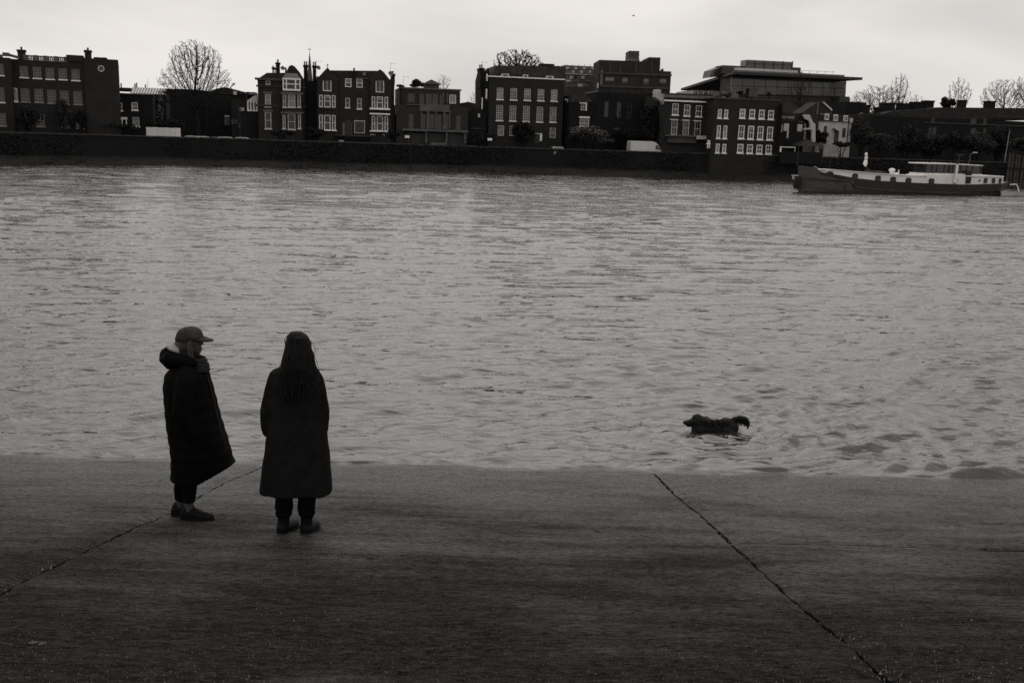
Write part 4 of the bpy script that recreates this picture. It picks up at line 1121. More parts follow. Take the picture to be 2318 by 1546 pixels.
def leafy(name, label, px, py, hw, hh, dY, n, m, seed, leaf=(.10, .22), depth=None, clumps=14, cat='shrub', group='shrubs along the far bank', base=None, blossom=0, stem=True):
    rng = np.random.RandomState(seed)
    Y = SY(px)+dY; s = Y/FPX
    c = depth_pt(px, py, Y)
    rx, rz = hw*s, hh*s; ry = depth or min(rx, 2.2)
    zb = GZ-.05 if base is None else base
    root = empty(name, (c.x, c.y, zb), 0, label, cat, group)
    cc = rng.randn(clumps, 3); cc /= np.linalg.norm(cc, axis=1)[:, None]
    cc *= (rng.rand(clumps, 1)**.4)*.78
    def cloud(k):
        i = rng.randint(0, clumps, k)
        d = rng.randn(k, 3); d /= np.linalg.norm(d, axis=1)[:, None]
        return (cc[i] + d*(rng.rand(k, 1)**.5)*.36)*np.array([rx, ry, rz]) + np.array([0, 0, c.z-zb])
    def leaves(k, mt, nm, size):
        P = cloud(k); mb = MB(); v = []; f = []
        nrm = rng.randn(k, 3); nrm /= np.linalg.norm(nrm, axis=1)[:, None]
        t = np.cross(nrm, rng.randn(k, 3)); t /= np.linalg.norm(t, axis=1)[:, None]; bi = np.cross(nrm, t)
        L = rng.uniform(size[0], size[1], (k, 1))
        A = P - t*L; B = P + bi*L*.45 + nrm*L*.12; Cc = P + t*L; D = P - bi*L*.45 + nrm*L*.12
        V = np.stack([A, B, Cc, D], 1).reshape(-1, 3)
        V[:, 2] = np.maximum(V[:, 2], 0.0)
        mb.v = [tuple(q) for q in V]; mb.f = [(4*i, 4*i+1, 4*i+2, 4*i+3) for i in range(k)]
        return mb.build(nm, M[mt], root)
    leaves(n, m, 'foliage', leaf)
    if blossom: leaves(blossom, 'blossom', 'blossom', (.05, .10))
    if stem:
        mb = MB()
        for k in range(min(clumps, 9)):
            e = cc[k]*np.array([rx, ry, rz])*.9 + np.array([0, 0, c.z-zb])
            mid = np.array([e[0]*.35, e[1]*.35, e[2]*.5])
            mb.tube([(0, 0, 0), mid, e], [.07, .05, .02], 4)
        mb.build('stem', M['bark'], root)
    return root

leafy('evergreen_tree', 'broad dark evergreen hiding the end of the creeper-covered house', 1482, 272, 32, 48, 10, 5200, 'leaf', 31, (.14, .30), clumps=30, cat='tree', group='evergreens on the far bank')
leafy('evergreen_tree', 'round dark evergreen clump behind the columned house, left of its lantern', 945, 190, 19, 11, 46, 1500, 'leaf', 32, (.16, .32), clumps=14, cat='tree', group='evergreens on the far bank')
leafy('evergreen_tree', 'low evergreen top showing at the left end of the columned house roof', 910, 197, 12, 6, 44, 500, 'leaf', 33, (.12, .26), clumps=8, cat='tree', group='evergreens on the far bank')
leafy('evergreen_tree', 'dome-shaped evergreen on the terrace roofline beside the lone bare tree', 2146, 236, 16, 17, 48, 2200, 'leaf', 34, (.16, .32), clumps=16, cat='tree', group='evergreens on the far bank')
leafy('blossoming_shrub', 'wide shrub covered in pale blossom in front of the brick cottage', 1335, 300, 52, 16, 9.2, 2600, 'leaf_b', 35, (.08, .18), clumps=26, blossom=1500)
leafy('blossoming_shrub', 'tall shrub with pale blossom climbing beside the low wing', 364, 247, 13, 32, 11.5, 900, 'leaf_b', 36, (.08, .18), clumps=14, blossom=420)
leafy('blossoming_shrub', 'lower blossom bush hanging over the wall right of the dark one', 1368, 318, 22, 9, 8.0, 900, 'leaf_b', 46, (.08, .18), clumps=10, blossom=260)
leafy('garden_shrub', 'tall dusty shrub against the balustraded house under its third window', 142, 258, 24, 34, 9.5, 2200, 'leaf_b', 37, (.08, .2), clumps=18, blossom=40)
leafy('garden_shrub', 'dark shrub at the foot of the balustraded house, left of the dusty one', 62, 270, 28, 26, 8.5, 1800, 'leaf', 38, (.1, .22), clumps=16)
leafy('garden_shrub', 'small dark shrub under the end bay of the balustraded house', 182, 272, 16, 26, 9.0, 1300, 'leaf', 39, (.1, .22), clumps=12)
leafy('clipped_hedge', 'dark hedge standing behind the white hoarding', 378, 283, 46, 13, 11, 2600, 'leaf', 40, (.1, .22), clumps=30, stem=False)
leafy('clipped_hedge', 'low dark hedge in front of the low wing and its porch', 268, 287, 48, 8, 9, 2000, 'leaf', 41, (.1, .2), clumps=30, stem=False)
leafy('garden_shrub', 'bush in the gap between the two villas', 716, 300, 28, 13, 8.5, 1700, 'leaf', 42, (.1, .22), clumps=14)
leafy('garden_shrub', 'low bush under the pale windows of the turreted villa', 640, 302, 34, 8, 8.5, 1500, 'leaf', 43, (.1, .2), clumps=16)
leafy('garden_shrub', 'dark bush between the wide villa and the columned house', 888, 304, 17, 12, 8.0, 1100, 'leaf', 44, (.1, .22), clumps=10)
leafy('garden_shrub', 'dark rounded bush in front of the blossom shrub', 1300, 313, 22, 15, 7.6, 1600, 'leaf', 45, (.1, .22), clumps=12)
leafy('garden_shrub', 'creeper bush climbing round the Georgian front door', 1185, 296, 30, 26, 10.3, 1700, 'leaf', 47, (.1, .22), clumps=18, depth=.8)
leafy('garden_shrub', 'dark bush left of the Georgian house wall', 1098, 312, 34, 14, 8.5, 1500, 'leaf', 48, (.1, .22), clumps=14)
leafy('garden_shrub', 'dark bush behind the white delivery van', 1420, 308, 44, 20, 12, 2400, 'leaf', 49, (.1, .24), clumps=22)
leafy('garden_shrub', 'dark round bush against the white house', 1861, 309, 15, 19, 7.2, 1500, 'leaf', 50, (.1, .22), clumps=12)
leafy('garden_shrub', 'tall thicket right of the white house', 1952, 300, 28, 34, 9, 3000, 'leaf_b', 51, (.12, .26), clumps=22)
leafy('garden_shrub', 'planting on the terrace below the white house door', 1905, 328, 26, 7, 6.6, 1100, 'leaf', 52, (.08, .18), clumps=14)
for i, (px, py, hw, hh, lab) in enumerate(((1995,318,34,26,'overgrown bush on the bank above the forward half of the barge'),(2050,312,34,34,'overgrown bush on the bank just right of the folded parasol'),(2106,322,30,22,'overgrown bush left of the barge wheelhouse'),
        (2160,314,36,30,'overgrown bush right behind the barge wheelhouse'),(2215,320,32,24,'overgrown bush on the bank above the barge stern cabin'),(2262,312,30,32,'overgrown bush beside the timber dolphin'),(2320,322,30,22,'overgrown bush cut by the right edge'))):
    leafy('riverside_bush', lab, px, py+5, hw*1.35, hh*(.75+.25*(i % 3)), 8.5+(i % 3)*1.2, 3600, 'leaf' if i % 2 else 'leaf_b', 60+i, (.12, .28), clumps=34)
for i, (px, py, lab) in enumerate(((1640,221,'small terrace plant at the left end of the flat roof'),(1676,211,'taller terrace plant beside the pale roof box'),(1740,215,'terrace plant near the right end of the flat roof'))):
    leafy('roof_plant', lab, px, py, 9, 7, 8.2, 300, 'leaf', 80+i, (.07, .15), clumps=7, cat='plant', group='plants on the roof terrace', base=depth_pt(px, 226, SY(px)+8.2).z)

# ivy and weeds that hang on the river wall
def wall_growth():
    rng = np.random.RandomState(90)
    v = []; f = []
    n = 0
    while n < 17000:
        x = rng.uniform(-70, 80); z = rng.uniform(.7, 3.6)
        if 25.5 < x < 36: continue
        dens = float(vnoise(np.array([x*.22]), np.array([z*.35]), 3)[0])
        if rng.rand() > max(0, dens*1.9-.45)*(0.45+.55*z/3.6): continue
        y = shore_y(x)+5.0+.12*z-rng.uniform(0.0, .28)
        nr = rng.randn(3)*.6 + np.array([0, -1, .4]); nr /= np.linalg.norm(nr)
        t = np.cross(nr, rng.randn(3)); t /= np.linalg.norm(t); b = np.cross(nr, t); L = rng.uniform(.07, .19)
        P = np.array([x, y, z])
        k = len(v); v += [tuple(P-t*L), tuple(P+b*L*.5), tuple(P+t*L), tuple(P-b*L*.5)]; f.append((k, k+1, k+2, k+3)); n += 1
    mb = MB(); mb.v = v; mb.f = f
    tag(mb.build('ivy', M['leaf']), 'dark ivy and weeds hanging down the river wall', 'ivy', None, 'stuff')
    mb = MB(); rng = random.Random(5)
    for i in range(2600):
        x = rng.uniform(-72, 85); d = rng.uniform(-.2, 5.0)
        y = shore_y(x)+d; z = np.interp(d, [-.4, 2.0, 5.2], [-.12, .45, 1.0])
        r = rng.uniform(.05, .22)*(1.5 if rng.random() < .06 else 1)
        a = [(math.cos(q*1.257+i)*r*rng.uniform(.7, 1.1), math.sin(q*1.257+i)*r*rng.uniform(.6, 1)) for q in range(5)]
        mb.add([(x+p, y+q, z-.05) for p, q in a]+[(x+rng.uniform(-.3,.3)*r, y, z+r*.5)], [(0,1,5),(1,2,5),(2,3,5),(3,4,5),(4,0,5)])
    tag(mb.build('shingle', M['mud']), 'dark stones strewn over the muddy foreshore', 'stones', None, 'stuff')
wall_growth()

# ------------------------------------------------------------------ vehicles and street things on the far bank
def ground_at(px, dY, z=GZ):
    Y = SY(px)+dY
    r = ray(px, 325+.03*(px-1159)); return Vector((r.x*Y/r.y, Y, z))

def car(px, dY, yaw, label, m, kind='car', scale=1.0):
    o = ground_at(px, dY)
    root = empty('parked_car' if kind == 'car' else 'delivery_van', o, R(yaw), label, 'car' if kind == 'car' else 'van', 'vehicles parked along the river road')
    if kind == 'car':
        L, W, H = 2.1, .88, 1.46
        low = [(-2.1,.35),(2.05,.35),(2.1,.62),(1.95,.82),(1.0,.93),(-1.9,.95),(-2.1,.8)]
        cab = [(-1.75,.94),(1.0,.93),(.35,1.40),(-.05,1.46),(-1.05,1.44),(-1.45,1.35)]
        wx = (1.32, -1.3); r = .32
    else:
        L, W, H = 2.7, 1.0, 2.62
        low = [(-2.7,.4),(2.65,.4),(2.72,.8),(2.62,1.15),(1.95,1.35),(-2.7,1.35)]
        cab = [(-2.7,1.34),(2.0,1.34),(1.45,2.2),(1.1,2.5),(.6,2.62),(-2.6,2.62),(-2.7,2.5)]
        wx = (1.75, -1.65); r = .36
    b = MB().prism(low, -W, W)
    n = len(cab)
    vs = [(x, -W+.02-(-.14)*((z-cab[0][1])/(H-cab[0][1])), z) for x, z in cab] + [(x, W-.02-.14*((z-cab[0][1])/(H-cab[0][1])), z) for x, z in cab]
    fs = [tuple(range(n)), tuple(range(2*n-1, n-1, -1))]
    for i in range(n):
        j = (i+1) % n; fs.append((j, i, i+n, j+n))
    b.add(vs, fs)
    b.build('body', m, root)
    if kind == 'car':
        for s in (-1, 1):
            w = MB().add([(-1.35,s*(W-.02),1.0),(.72,s*(W-.02),1.0),(.25,s*(W-.10),1.36),(-1.1,s*(W-.10),1.36)], [(0,1,2,3)])
            w.build('side_window', M['glass'], root)
        MB().add([(.98,-.74,.97),(.98,.74,.97),(.42,.66,1.38),(.42,-.66,1.38)], [(0,1,2,3)]).build('windscreen', M['glass'], root, loc=(.02,0,.015))
        MB().add([(-1.74,-.72,1.0),(-1.74,.72,1.0),(-1.48,.66,1.33),(-1.48,-.66,1.33)], [(0,3,2,1)]).build('rear_window', M['glass'], root, loc=(-.02,0,.01))
    else:
        MB().add([(1.97,-.82,1.42),(1.97,.82,1.42),(1.47,.76,2.18),(1.47,-.76,2.18)], [(0,1,2,3)]).build('windscreen', M['glass'], root, loc=(.03,0,.03))
        for s in (-1, 1):
            MB().add([(1.1,s*(W-.01),1.45),(1.85,s*(W-.01),1.45),(1.42,s*(W-.085),2.1),(1.1,s*(W-.085),2.1)], [(0,1,2,3)]).build('side_window', M['glass'], root)
            MB().box(1.75, 1.9, s*(W+.12)-.08, s*(W+.12)+.08, 1.45, 1.75).build('wing_mirror', M['black'], root)
    for x in wx:
        for s in (-1, 1):
            w = MB().lathe([(r*.55,-.1),(r,-.09),(r,.09),(r*.55,.1)], 0, 0, 14).build('wheel', M['rubber'], root, loc=(x, s*(W-.08), r)); w.rotation_euler = (R(90), 0, 0)
            q = MB().lathe([(r*.5,-.11),(r*.55,.11)], 0, 0, 10).build('rim', M['metal'], w)
    for s in (-.6, .6): MB().box(L-.06, L+.015, s-.15, s+.15, .66, .78).build('headlight', M['glass'], root)
    return root
car(466, 8.2, 12, 'pale hatchback parked under the bare tree trunk', M['car_light'])
car(500, 9.0, 12, 'dark car in the middle of the parked row', M['car_dark'])
car(519, 7.6, 12, 'pale car parked third from the tree', M['car_light'])
car(540, 9.4, 192, 'pale car at the villa end of the parked row', M['car_light'])
car(427, 7.6, 192, 'pale car just right of the white hoarding', M['car_light'])
car(1262, 7.4, -80, 'silver car seen end-on outside the Georgian house', M['car_light'])
car(1463, 7.4, 12, 'white panel van parked by the evergreen', M['car_light'], 'van')

M['white_board'] = mat('hoarding_board', 0.60, 0.7, 0.1, 0.8)
def hoarding():
    a = ground_at(331, 7.6); b = ground_at(409, 7.6)
    d = b-a; L = d.length
    root = empty('site_hoarding', a, math.atan2(d.y, d.x), 'long low white hoarding on the river road left of the bare tree', 'hoarding')
    k = 6; zt = depth_pt(370, 289.5, a.y).z - GZ
    for i in range(k):
        MB().box(L*i/k+.01, L*(i+1)/k-.01, 0, .06, .15, zt+.02*(i % 2)).build('panel', M['white_board'], root)
        MB().box(L*i/k-.04, L*i/k+.04, .065, .15, 0, 1.95).build('post', M['stone_b'], root)
hoarding()

def conservatory():
    h = House('conservatory_wing', 'low brick wing with a white glazed upper room left of the turreted villa', 571, SY(571)+14, 12)
    h.wall(556, 583, 252.5, 6, 'brick_c')
    h.box('back_wall', 560.5, 230, 583, 252, 'brick_c', .6, 5)
    for x in (561, 567.5, 574.5, 581.5): h.box('window_post', x-1.2, 231, x+1.2, 252, 'white', .1, .4)
    h.box('sill', 559.5, 250, 583, 252.3, 'white', -.05, .42); h.box('head', 559.5, 229.5, 583, 232, 'white', 0, .42)
    h.box('pane', 562, 232.2, 581, 249.8, 'glass', .42, .5)
    a, b, c, d = h.rect(559, 226.5, 584, 229.3)
    MB().add([(a,-.1,c),(b,-.1,c),(b,3,d+.7),(a+.9,3,d+.7),(b,3,c),(a+.9,3,c)], [(0,1,2,3),(0,3,5),(1,4,2),(5,3,2,4),(0,5,4,1)]).build('roof', M['lead'], h.root)
conservatory()

def street_lamp(px, y0, dY, label, h=None):
    o = ground_at(px, dY); zt = depth_pt(px, y0, o.y).z - GZ
    root = empty('street_lamp', o, 0, label, 'street lamp', 'street lamps on the far bank')
    MB().lathe([(.10,0),(.09,.5),(.05,.6),(.04,zt-.5)], 0, 0, 8).build('post', M['black'], root)
    MB().lathe([(.08,zt-.5),(.2,zt-.1),(.22,zt-.08),(.05,zt+.1)], 0, 0, 8).build('lantern', M['stone_b'], root)
street_lamp(544, 246, 10, 'black lantern post by the corner shop')
street_lamp(2100, 300, 11, 'lantern post among the bushes behind the barge')

def notice_board(px, py, label):
    Y = SY(px)+.8
    b = depth_pt(px+7, 387, Y); t = depth_pt(px, py, Y); s = Y/FPX
    root = empty('river_notice', (b.x, Y, 0), 0, label, 'sign', 'notice boards on posts at the water edge')
    MB().box(-.09, .09, -.09, .09, -.4, t.z).build('post', M['bark'], root)
    MB().box(t.x-b.x-5*s, t.x-b.x+5*s, -.2, -.132, t.z-2.6*s, t.z+2.6*s).build('board', M['white'], root)
notice_board(922, 310, 'white notice board on a post below the columned house'); notice_board(1109, 316, 'white notice board on a post below the Georgian chimney')

def dolphin():
    Y = SY(2300)+.5
    o = depth_pt(2290, 400, Y)
    root = empty('timber_dolphin', (o.x, Y, 0), R(14), 'cluster of tall timber piles with cross rails at the right edge', 'mooring')
    for i, x in enumerate((-.7, -.1, .45, 1.0, 1.6, 2.2)):
        zt = depth_pt(2290, 346+i*1.5, Y).z
        MB().tube([(x, .1*(i % 2), -1.2), (x+.03, .1*(i % 2), zt)], [.16, .13], 8).build('pile', M['stone_b'], root)
    for y0 in (335, 372):
        z = depth_pt(2300, y0+10, Y).z; MB().box(-1.0, 2.6, -.25, -.15, z-.1, z+.1).build('rail', M['bark'], root)
    p = ground_at(2274, 6.0, 0); zt = depth_pt(2283, 297, p.y).z
    root = empty('flag_pole', (p.x, p.y, GZ), 0, 'thin pale leaning pole beside the timber piles', 'pole')
    MB().tube([(0, 0, -.3), (.25, 0, zt-GZ)], [.035, .022], 6).build('pole_shaft', M['grey_paint'], root)
dolphin()

# ------------------------------------------------------------------ barge
def barge():
    h = House('moored_barge', 'long moored river barge with dark hull, white cabin and glazed wheelhouse', 1810, 107.0, 18, cat='barge', gz=0)
    root = h.root
    Bm = 2.2
    sheer = [(1809,374),(1822,376),(1832,378),(1836,385),(1842,390),(1870,395.5),(1905,402),(1960,408),(2050,413),(2150,416.5),(2215,416.5),(2250,413.5),(2272,411)]
    S = [h.p(a, b) for a, b in sheer]
    u0, u1 = S[0][0], S[-1][0]
    def zs(u): return float(np.interp(u, [q[0] for q in S], [q[1] for q in S]))
    def half(u):
        t = (u-u0)/(u1-u0)
        bow = min(1, (t/.13))**.55 if t < .13 else 1
        st = min(1, ((1-t)/.10+.12))**.6
        return max(.05, Bm*bow*min(1, st))
    us = [u0, u0+.15, u0+.4, u0+.8, u0+1.1, u0+1.3, u0+1.6, u0+2.2, u0+3, u0+4.5, u0+6.5, u0+9, u0+12, u0+15, u0+18, u0+20, u1-1.4, u1-.7, u1-.25, u1]
    def rake(u, k):                             # the stern tucks in below
        t = (u-u1+2.2)/2.2
        return u-(1-k)*1.3*max(0, t) if u > u1-2.2 else u+(1-k)*.35*max(0, 1-(u-u0)/1.2)
    def ringsof(levels, grow=0.0):
        out = []
        for u in us:
            z = zs(u); b = half(u)+grow
            pts = []
            for (kz, kb) in levels: pts.append((rake(u, kz), -b*kb, -.7+(z+.7)*kz))
            for (kz, kb) in levels[::-1]: pts.append((rake(u, kz), b*kb, -.7+(z+.7)*kz))
            out.append(pts)
        return out
    MB().loft(ringsof([(0,.55),(.25,.86),(.45,.96),(.7,1.0),(.985,1.0),(.985,.0)])).build('hull', M['hull'], root, smooth=False)
    # dark boot-topping, dark sheer band, rubbing strake and bulwark rail, all a little proud of the plating
    def band(name, f0, f1, m, ua, ub, gr=.03):
        uu = lin(ua, ub, 40)
        for s in (-1, 1):
            vs = []; fs = []; k = 0
            for u in uu:
                z0, z1 = f0(u), f1(u); b = half(u)+gr
                kz = lambda z: (z+.7)/(zs(u)+.7)
                vs += [(rake(u, kz(z0)), s*b, z0), (rake(u, kz(z1)), s*b, z1), (rake(u, kz(z1)), s*(b-.12), z1), (rake(u, kz(z0)), s*(b-.12), z0)]
            for i in range(39):
                for q in range(4):
                    r = (q+1) % 4; fs.append((k+i*4+q, k+(i+1)*4+q, k+(i+1)*4+r, k+i*4+r))
            MB().add(vs, fs).build(name, m, root)
    ub1 = h.p(1905, 400)[0]
    band('sheer_band', lambda u: zs(u)-.75, lambda u: zs(u)+.02, M['hull_dark'], ub1, u1-.1)
    band('bulwark', lambda u: zs(u)-.28, lambda u: zs(u)+.03, M['hull_dark'], u0+1.7, ub1-.05, .02)
    band('rubbing_strake', lambda u: zs(u)-1.05 if u > ub1 else 1.25+(ub1-u)*.03, lambda u: (zs(u)-.95) if u > ub1 else 1.34+(ub1-u)*.03, M['hull_dark'], u0+.1, u1-.2, .07)
    band('boot_topping', lambda u: -.25, lambda u: .13, M['hull_dark'], u0+.25, u1-1.0, .015)
    band('bow_rail', lambda u: zs(u)+.005, lambda u: zs(u)+.06, M['grey_paint'], u0+1.05, u0+1.9, .035)
    for x in (1885, 1976, 2060, 2150, 2195): 
        u = h.p(x, 420)[0]; MB().box(u-.04, u+.04, -half(u)-.06, -half(u)-.02, .2, zs(u)-.76).build('fender_rope', M['hull_dark'], root)
    # long cabin
    prof = [(1869,397),(1873,384.5),(1888,384.5),(1930,388),(1985,393),(2050,397),(2100,399),(2110,396),(2190,397),(2190,418),(2050,416),(1960,410)]
    cab = h.poly('cabin', prof, 'boat_white', -1.55, 1.55)
    rp = [(1871,384),(1888,384),(1930,387.4),(1985,392.4),(2050,396.4),(2100,398.4),(2100,400),(2050,398),(1985,394),(1930,389),(1888,385.6),(1871,385.6)]
    h.poly('cabin_roof_edge', rp, 'white', -1.68, 1.68)
    def arched(px, py, w, hh, name='cabin_window'):
        u, z = h.p(px, py, -1.55); W = w*h.mpp/2; H = hh*h.mpp/2
        pr = [(-W,-H),(W,-H),(W,H*.55),(W*.6,H*.95),(0,H),(-W*.6,H*.95),(-W,H*.55)]
        fo = MB().prism(pr, -.07, .02).build(name, M['hull_dark'], root, loc=(u, -1.56, z))
        MB().prism([(x*.66, q*.70-.04) for x, q in pr], -.08, -.06).build('pane', M['glass'], fo)
    for x, y in ((1935,400.5),(1987,405.5),(2021,408),(2056,410),(2108,411.5)): arched(x, y, 14.5, 15)
    st = h.poly('stern_cabin', [(2190,399.5),(2271,400.5),(2271,417),(2190,418)], 'boat_white', -1.5, 1.5)
    h.poly('stern_roof', [(2188,398),(2240,398),(2273,399),(2273,401),(2188,400)], 'white', -1.65, 1.65)
    for x, w in ((2231,8.5),(2249,8),(2264,6.5)): arched(x, 409, w, 11.5, 'stern_window')
    arched(2217, 409, 3, 4, 'porthole')
    h.box('companion_door', 2187, 387, 2199, 416, 'hull_dark', -1.6, -1.5)
    # wheelhouse
    h.box('wheelhouse_base', 2094, 393.5, 2224, 399, 'boat_white', -1.3, 1.3)
    h.box('cabin_step', 2082, 396, 2095, 399, 'white', -1.1, 1.1)
    h.box('wheelhouse_glass', 2099, 373, 2221, 393.4, 'glass_warm', -1.15, 1.15)
    for x in (2098,2111,2122,2139,2158,2176,2190,2203,2221): h.box('window_post', x-.9, 373, x+.9, 393.3, 'wood', -1.22, -1.16)
    h.box('window_rail', 2098, 391, 2221, 393.3, 'wood', -1.26, -1.221)
    h.poly('wheelhouse_roof', [(2095,370),(2096,369),(2160,370.2),(2215,373.3),(2227,375.5),(2227,376.5),(2160,373),(2096,371.5)], 'white', -1.4, 1.4)
    # mast, funnel, deck gear
    u, z = h.p(2161, 414, -1.7); zt = h.p(2163, 373, -1.7)[1]; zq = h.p(2168, 349, -1.7)[1]
    ms = MB().tube([(u, -1.75, z), (u+.05, -1.75, zt)], [.16, .12], 8).build('mast', M['white'], root)
    MB().tube([(u+.05, -1.75, zt), (u+.28, -1.75, zq)], [.08, .05], 6).build('topmast', M['hull_dark'], ms)
    MB().tube([(u-.15, -1.75, zq-.15), (u+.75, -1.75, zq-.05)], .03, 5).build('spreader', M['metal'], ms)
    u, z = h.p(2193, 372, 0); zt = h.p(2197, 350, 0)[1]
    la = MB().tube([(u, 0, z), (u+.1, 0, zt), (u+.5, 0, zt+.22)], .03, 5).build('light_arm', M['metal'], root)
    MB().box(u+.45, u+.95, -.08, .08, zt+.17, zt+.27).build('light_head', M['grey_paint'], la)
    h.box('exhaust_hood', 2165, 404, 2170, 416, 'grey_paint', -1.9, -1.7)
    u, z = h.p(2019, 388, 0)
    MB().lathe([(.16,-.5),(.16,-.1),(.34,.05),(.30,.25),(.05,.33)], u, 0, 10).build('vent_cowl', M['white'], root, loc=(0,0,z))
    h.box('deck_locker', 2024, 391, 2034, 397, 'boat_white', -.4, .4); h.box('deck_post', 2034, 385, 2035.4, 397, 'white', -1.2, -1.12)
    h.poly('covered_ladder', [(1968,386),(1998,387.5),(2008,391),(2008,394),(1968,390)], 'stone_b', -.6, .2)
    h.box('anchor_winch', 1860, 387, 1868, 396, 'white', -.5, .4); h.poly('winch_drum', [(1871,396),(1873,391),(1878,388.5),(1884,389),(1887,392),(1887,398),(1871,398)], 'hull_dark', -1.7, -1.56)
    # fenders and anchor at the bow
    for x, y0, y1, w in ((1804,396,430,7),(1797,402,428,7)):
        a, b, c, d = h.rect(x-w/2, y0, x+w/2, y1)
        MB().lathe([(.08,c),((b-a)/2,c+.3),((b-a)/2*1.05,(c+d)/2),((b-a)/2,d-.3),(.08,d)], (a+b)/2, -.2, 10).build('bow_fender', M['hull_dark'], root)
    h.box('anchor_stock', 1793, 396.5, 1808, 398.5, 'grey_paint', -.5, -.4); h.box('anchor_shank', 1795, 399, 1797.5, 406, 'grey_paint', -.5, -.4)
    u, z = h.p(1881, 352, .2); zb = h.p(1884, 386, .2)[1]
    MB().tube([(u, .2, zb), (u-.05, .2, z)], .03, 6).build('jackstaff', M['hull_dark'], root)
    # folded parasol standing on the deck: its own thing
    u, z = h.p(1967, 390, .3)
    base = h.O + h.U*u + h.N*.3 + Vector((0, 0, z))
    r = empty('folded_parasol', base, 0, 'closed white parasol tied up on the barge deck', 'parasol')
    s = h.mpp
    def q(px, py): a, b = h.p(px, py, .3); return (a-u, b-z)
    pts = [(1962.5,346),(1962.5,356),(1961.5,364),(1960,371),(1961,377)]; rad = [.13,.16,.18,.24,.10]
    MB().tube([(q(a,b)[0], 0, q(a,b)[1]) for a, b in pts], rad, 8).build('canopy', M['white'], r)
    for a, b in ((1962.5,353.5),(1962,361)): 
        x, zz = q(a, b); MB().lathe([(.185,zz-.03),(.19,zz),(.185,zz+.03)], x, 0, 10).build('tie', M['black'], r)
    x, zz = q(1962, 377); MB().tube([(0,0,0),(x,0,zz)], [.16,.06], 8).build('pole', M['hull_dark'], r)
    # small tender moored astern
    t = House('tender', 'small pale tender with a bent rail moored behind the barge stern', 2268, 112.5, 16, cat='boat', gz=0)
    p = [t.p(a, b) for a, b in ((2266,427),(2280,429),(2310,431),(2340,432),(2340,438),(2270,434))]
    rings = []
    ua, ub = p[0][0], p[3][0]
    for k in range(12):
        u = ua+(ub-ua)*k/11; b = .85*min(1, (k/4+.05))**.6; zt = .62-.02*k
        rings.append([(u, -b, zt), (u+.1, -b*.8, .1), (u+.15, 0, -.25), (u+.1, b*.8, .1), (u, b, zt), (u, b*.9, zt-.05), (u, -b*.9, zt-.05)])
    MB().loft(rings).build('hull', M['grey_paint'], t.root)
    MB().tube([(t.p(2279,418)[0],-.5,t.p(2279,418)[1]),(t.p(2293,417)[0],-.5,t.p(2293,417)[1]),(t.p(2297,424)[0],-.5,t.p(2297,424)[1]),(t.p(2299,429)[0],-.5,.6)], .06, 6).build('rail', M['white'], t.root)
M['hull'] = mat('hull_plating', 0.055, 0.7, 0.35, 0.8, bump=.01, stretch=(.4,1,1.5))
M['hull_dark'] = mat('black_hull_paint', 0.010, 0.7, 0.3, 1.0)
M['boat_white'] = mat('cabin_paint', 0.74, 0.6, 0.10, 0.8)
M['glass_warm'] = mat('wheelhouse_glass', 0.03, 0.12, 0.5, 1.2, spec=.5)
M['wood'] = mat('varnished_wood', 0.05, 0.5, 0.3, 2.0)
barge()

# a single bird high over the far bank
def bird():
    c = depth_pt(1434, 37, 170)
    r = empty('bird', c, R(20), 'lone dark bird high in the pale sky', 'bird')
    rings = []
    for x, w in ((-.22,.01),(-.12,.04),(0,.07),(.12,.05),(.2,.03),(.26,.005)):
        rings.append([(x, w*math.cos(a), w*math.sin(a)) for a in [k*math.pi/3 for k in range(6)]])
    mb = MB().loft(rings)
    for s in (-1, 1): mb.add([(.08,s*.05,.02),(-.1,s*.05,.02),(-.16,s*.34,.14),(-.08,s*.5,.07),(.02,s*.36,.15)], [(0,1,2,4),(2,3,4)])
    mb.build('body', M['black'], r)
bird()

# ------------------------------------------------------------------ people and dog
def ell(mb, c, r, rot=(0, 0, 0), n=14):
    m = Matrix.Rotation(rot[2], 3, 'Z') @ Matrix.Rotation(rot[1], 3, 'Y') @ Matrix.Rotation(rot[0], 3, 'X')
    vs = []; fs = []
    k = n//2
    for i in range(1, k):
        for j in range(n):
            th = math.pi*i/k; ph = 2*math.pi*j/n
            vs.append(Vector(c) + m @ Vector((r[0]*math.sin(th)*math.cos(ph), r[1]*math.sin(th)*math.sin(ph), r[2]*math.cos(th))))
    for i in range(k-2):
        for j in range(n): fs.append((i*n+j, (i+1)*n+j, (i+1)*n+(j+1) % n, i*n+(j+1) % n))
    t = len(vs); vs += [Vector(c)+m@Vector((0,0,r[2])), Vector(c)+m@Vector((0,0,-r[2]))]
    for j in range(n):
        fs.append((t, j, (j+1) % n)); fs.append((t+1, (k-2)*n+(j+1) % n, (k-2)*n+j))
    mb.add(vs, fs)
def cap(mb, pts, rad, n=12):
    mb.tube(pts, rad, n)
    for p, r in zip(pts, rad): ell(mb, p, (r*.995, r*.995, r*.995))

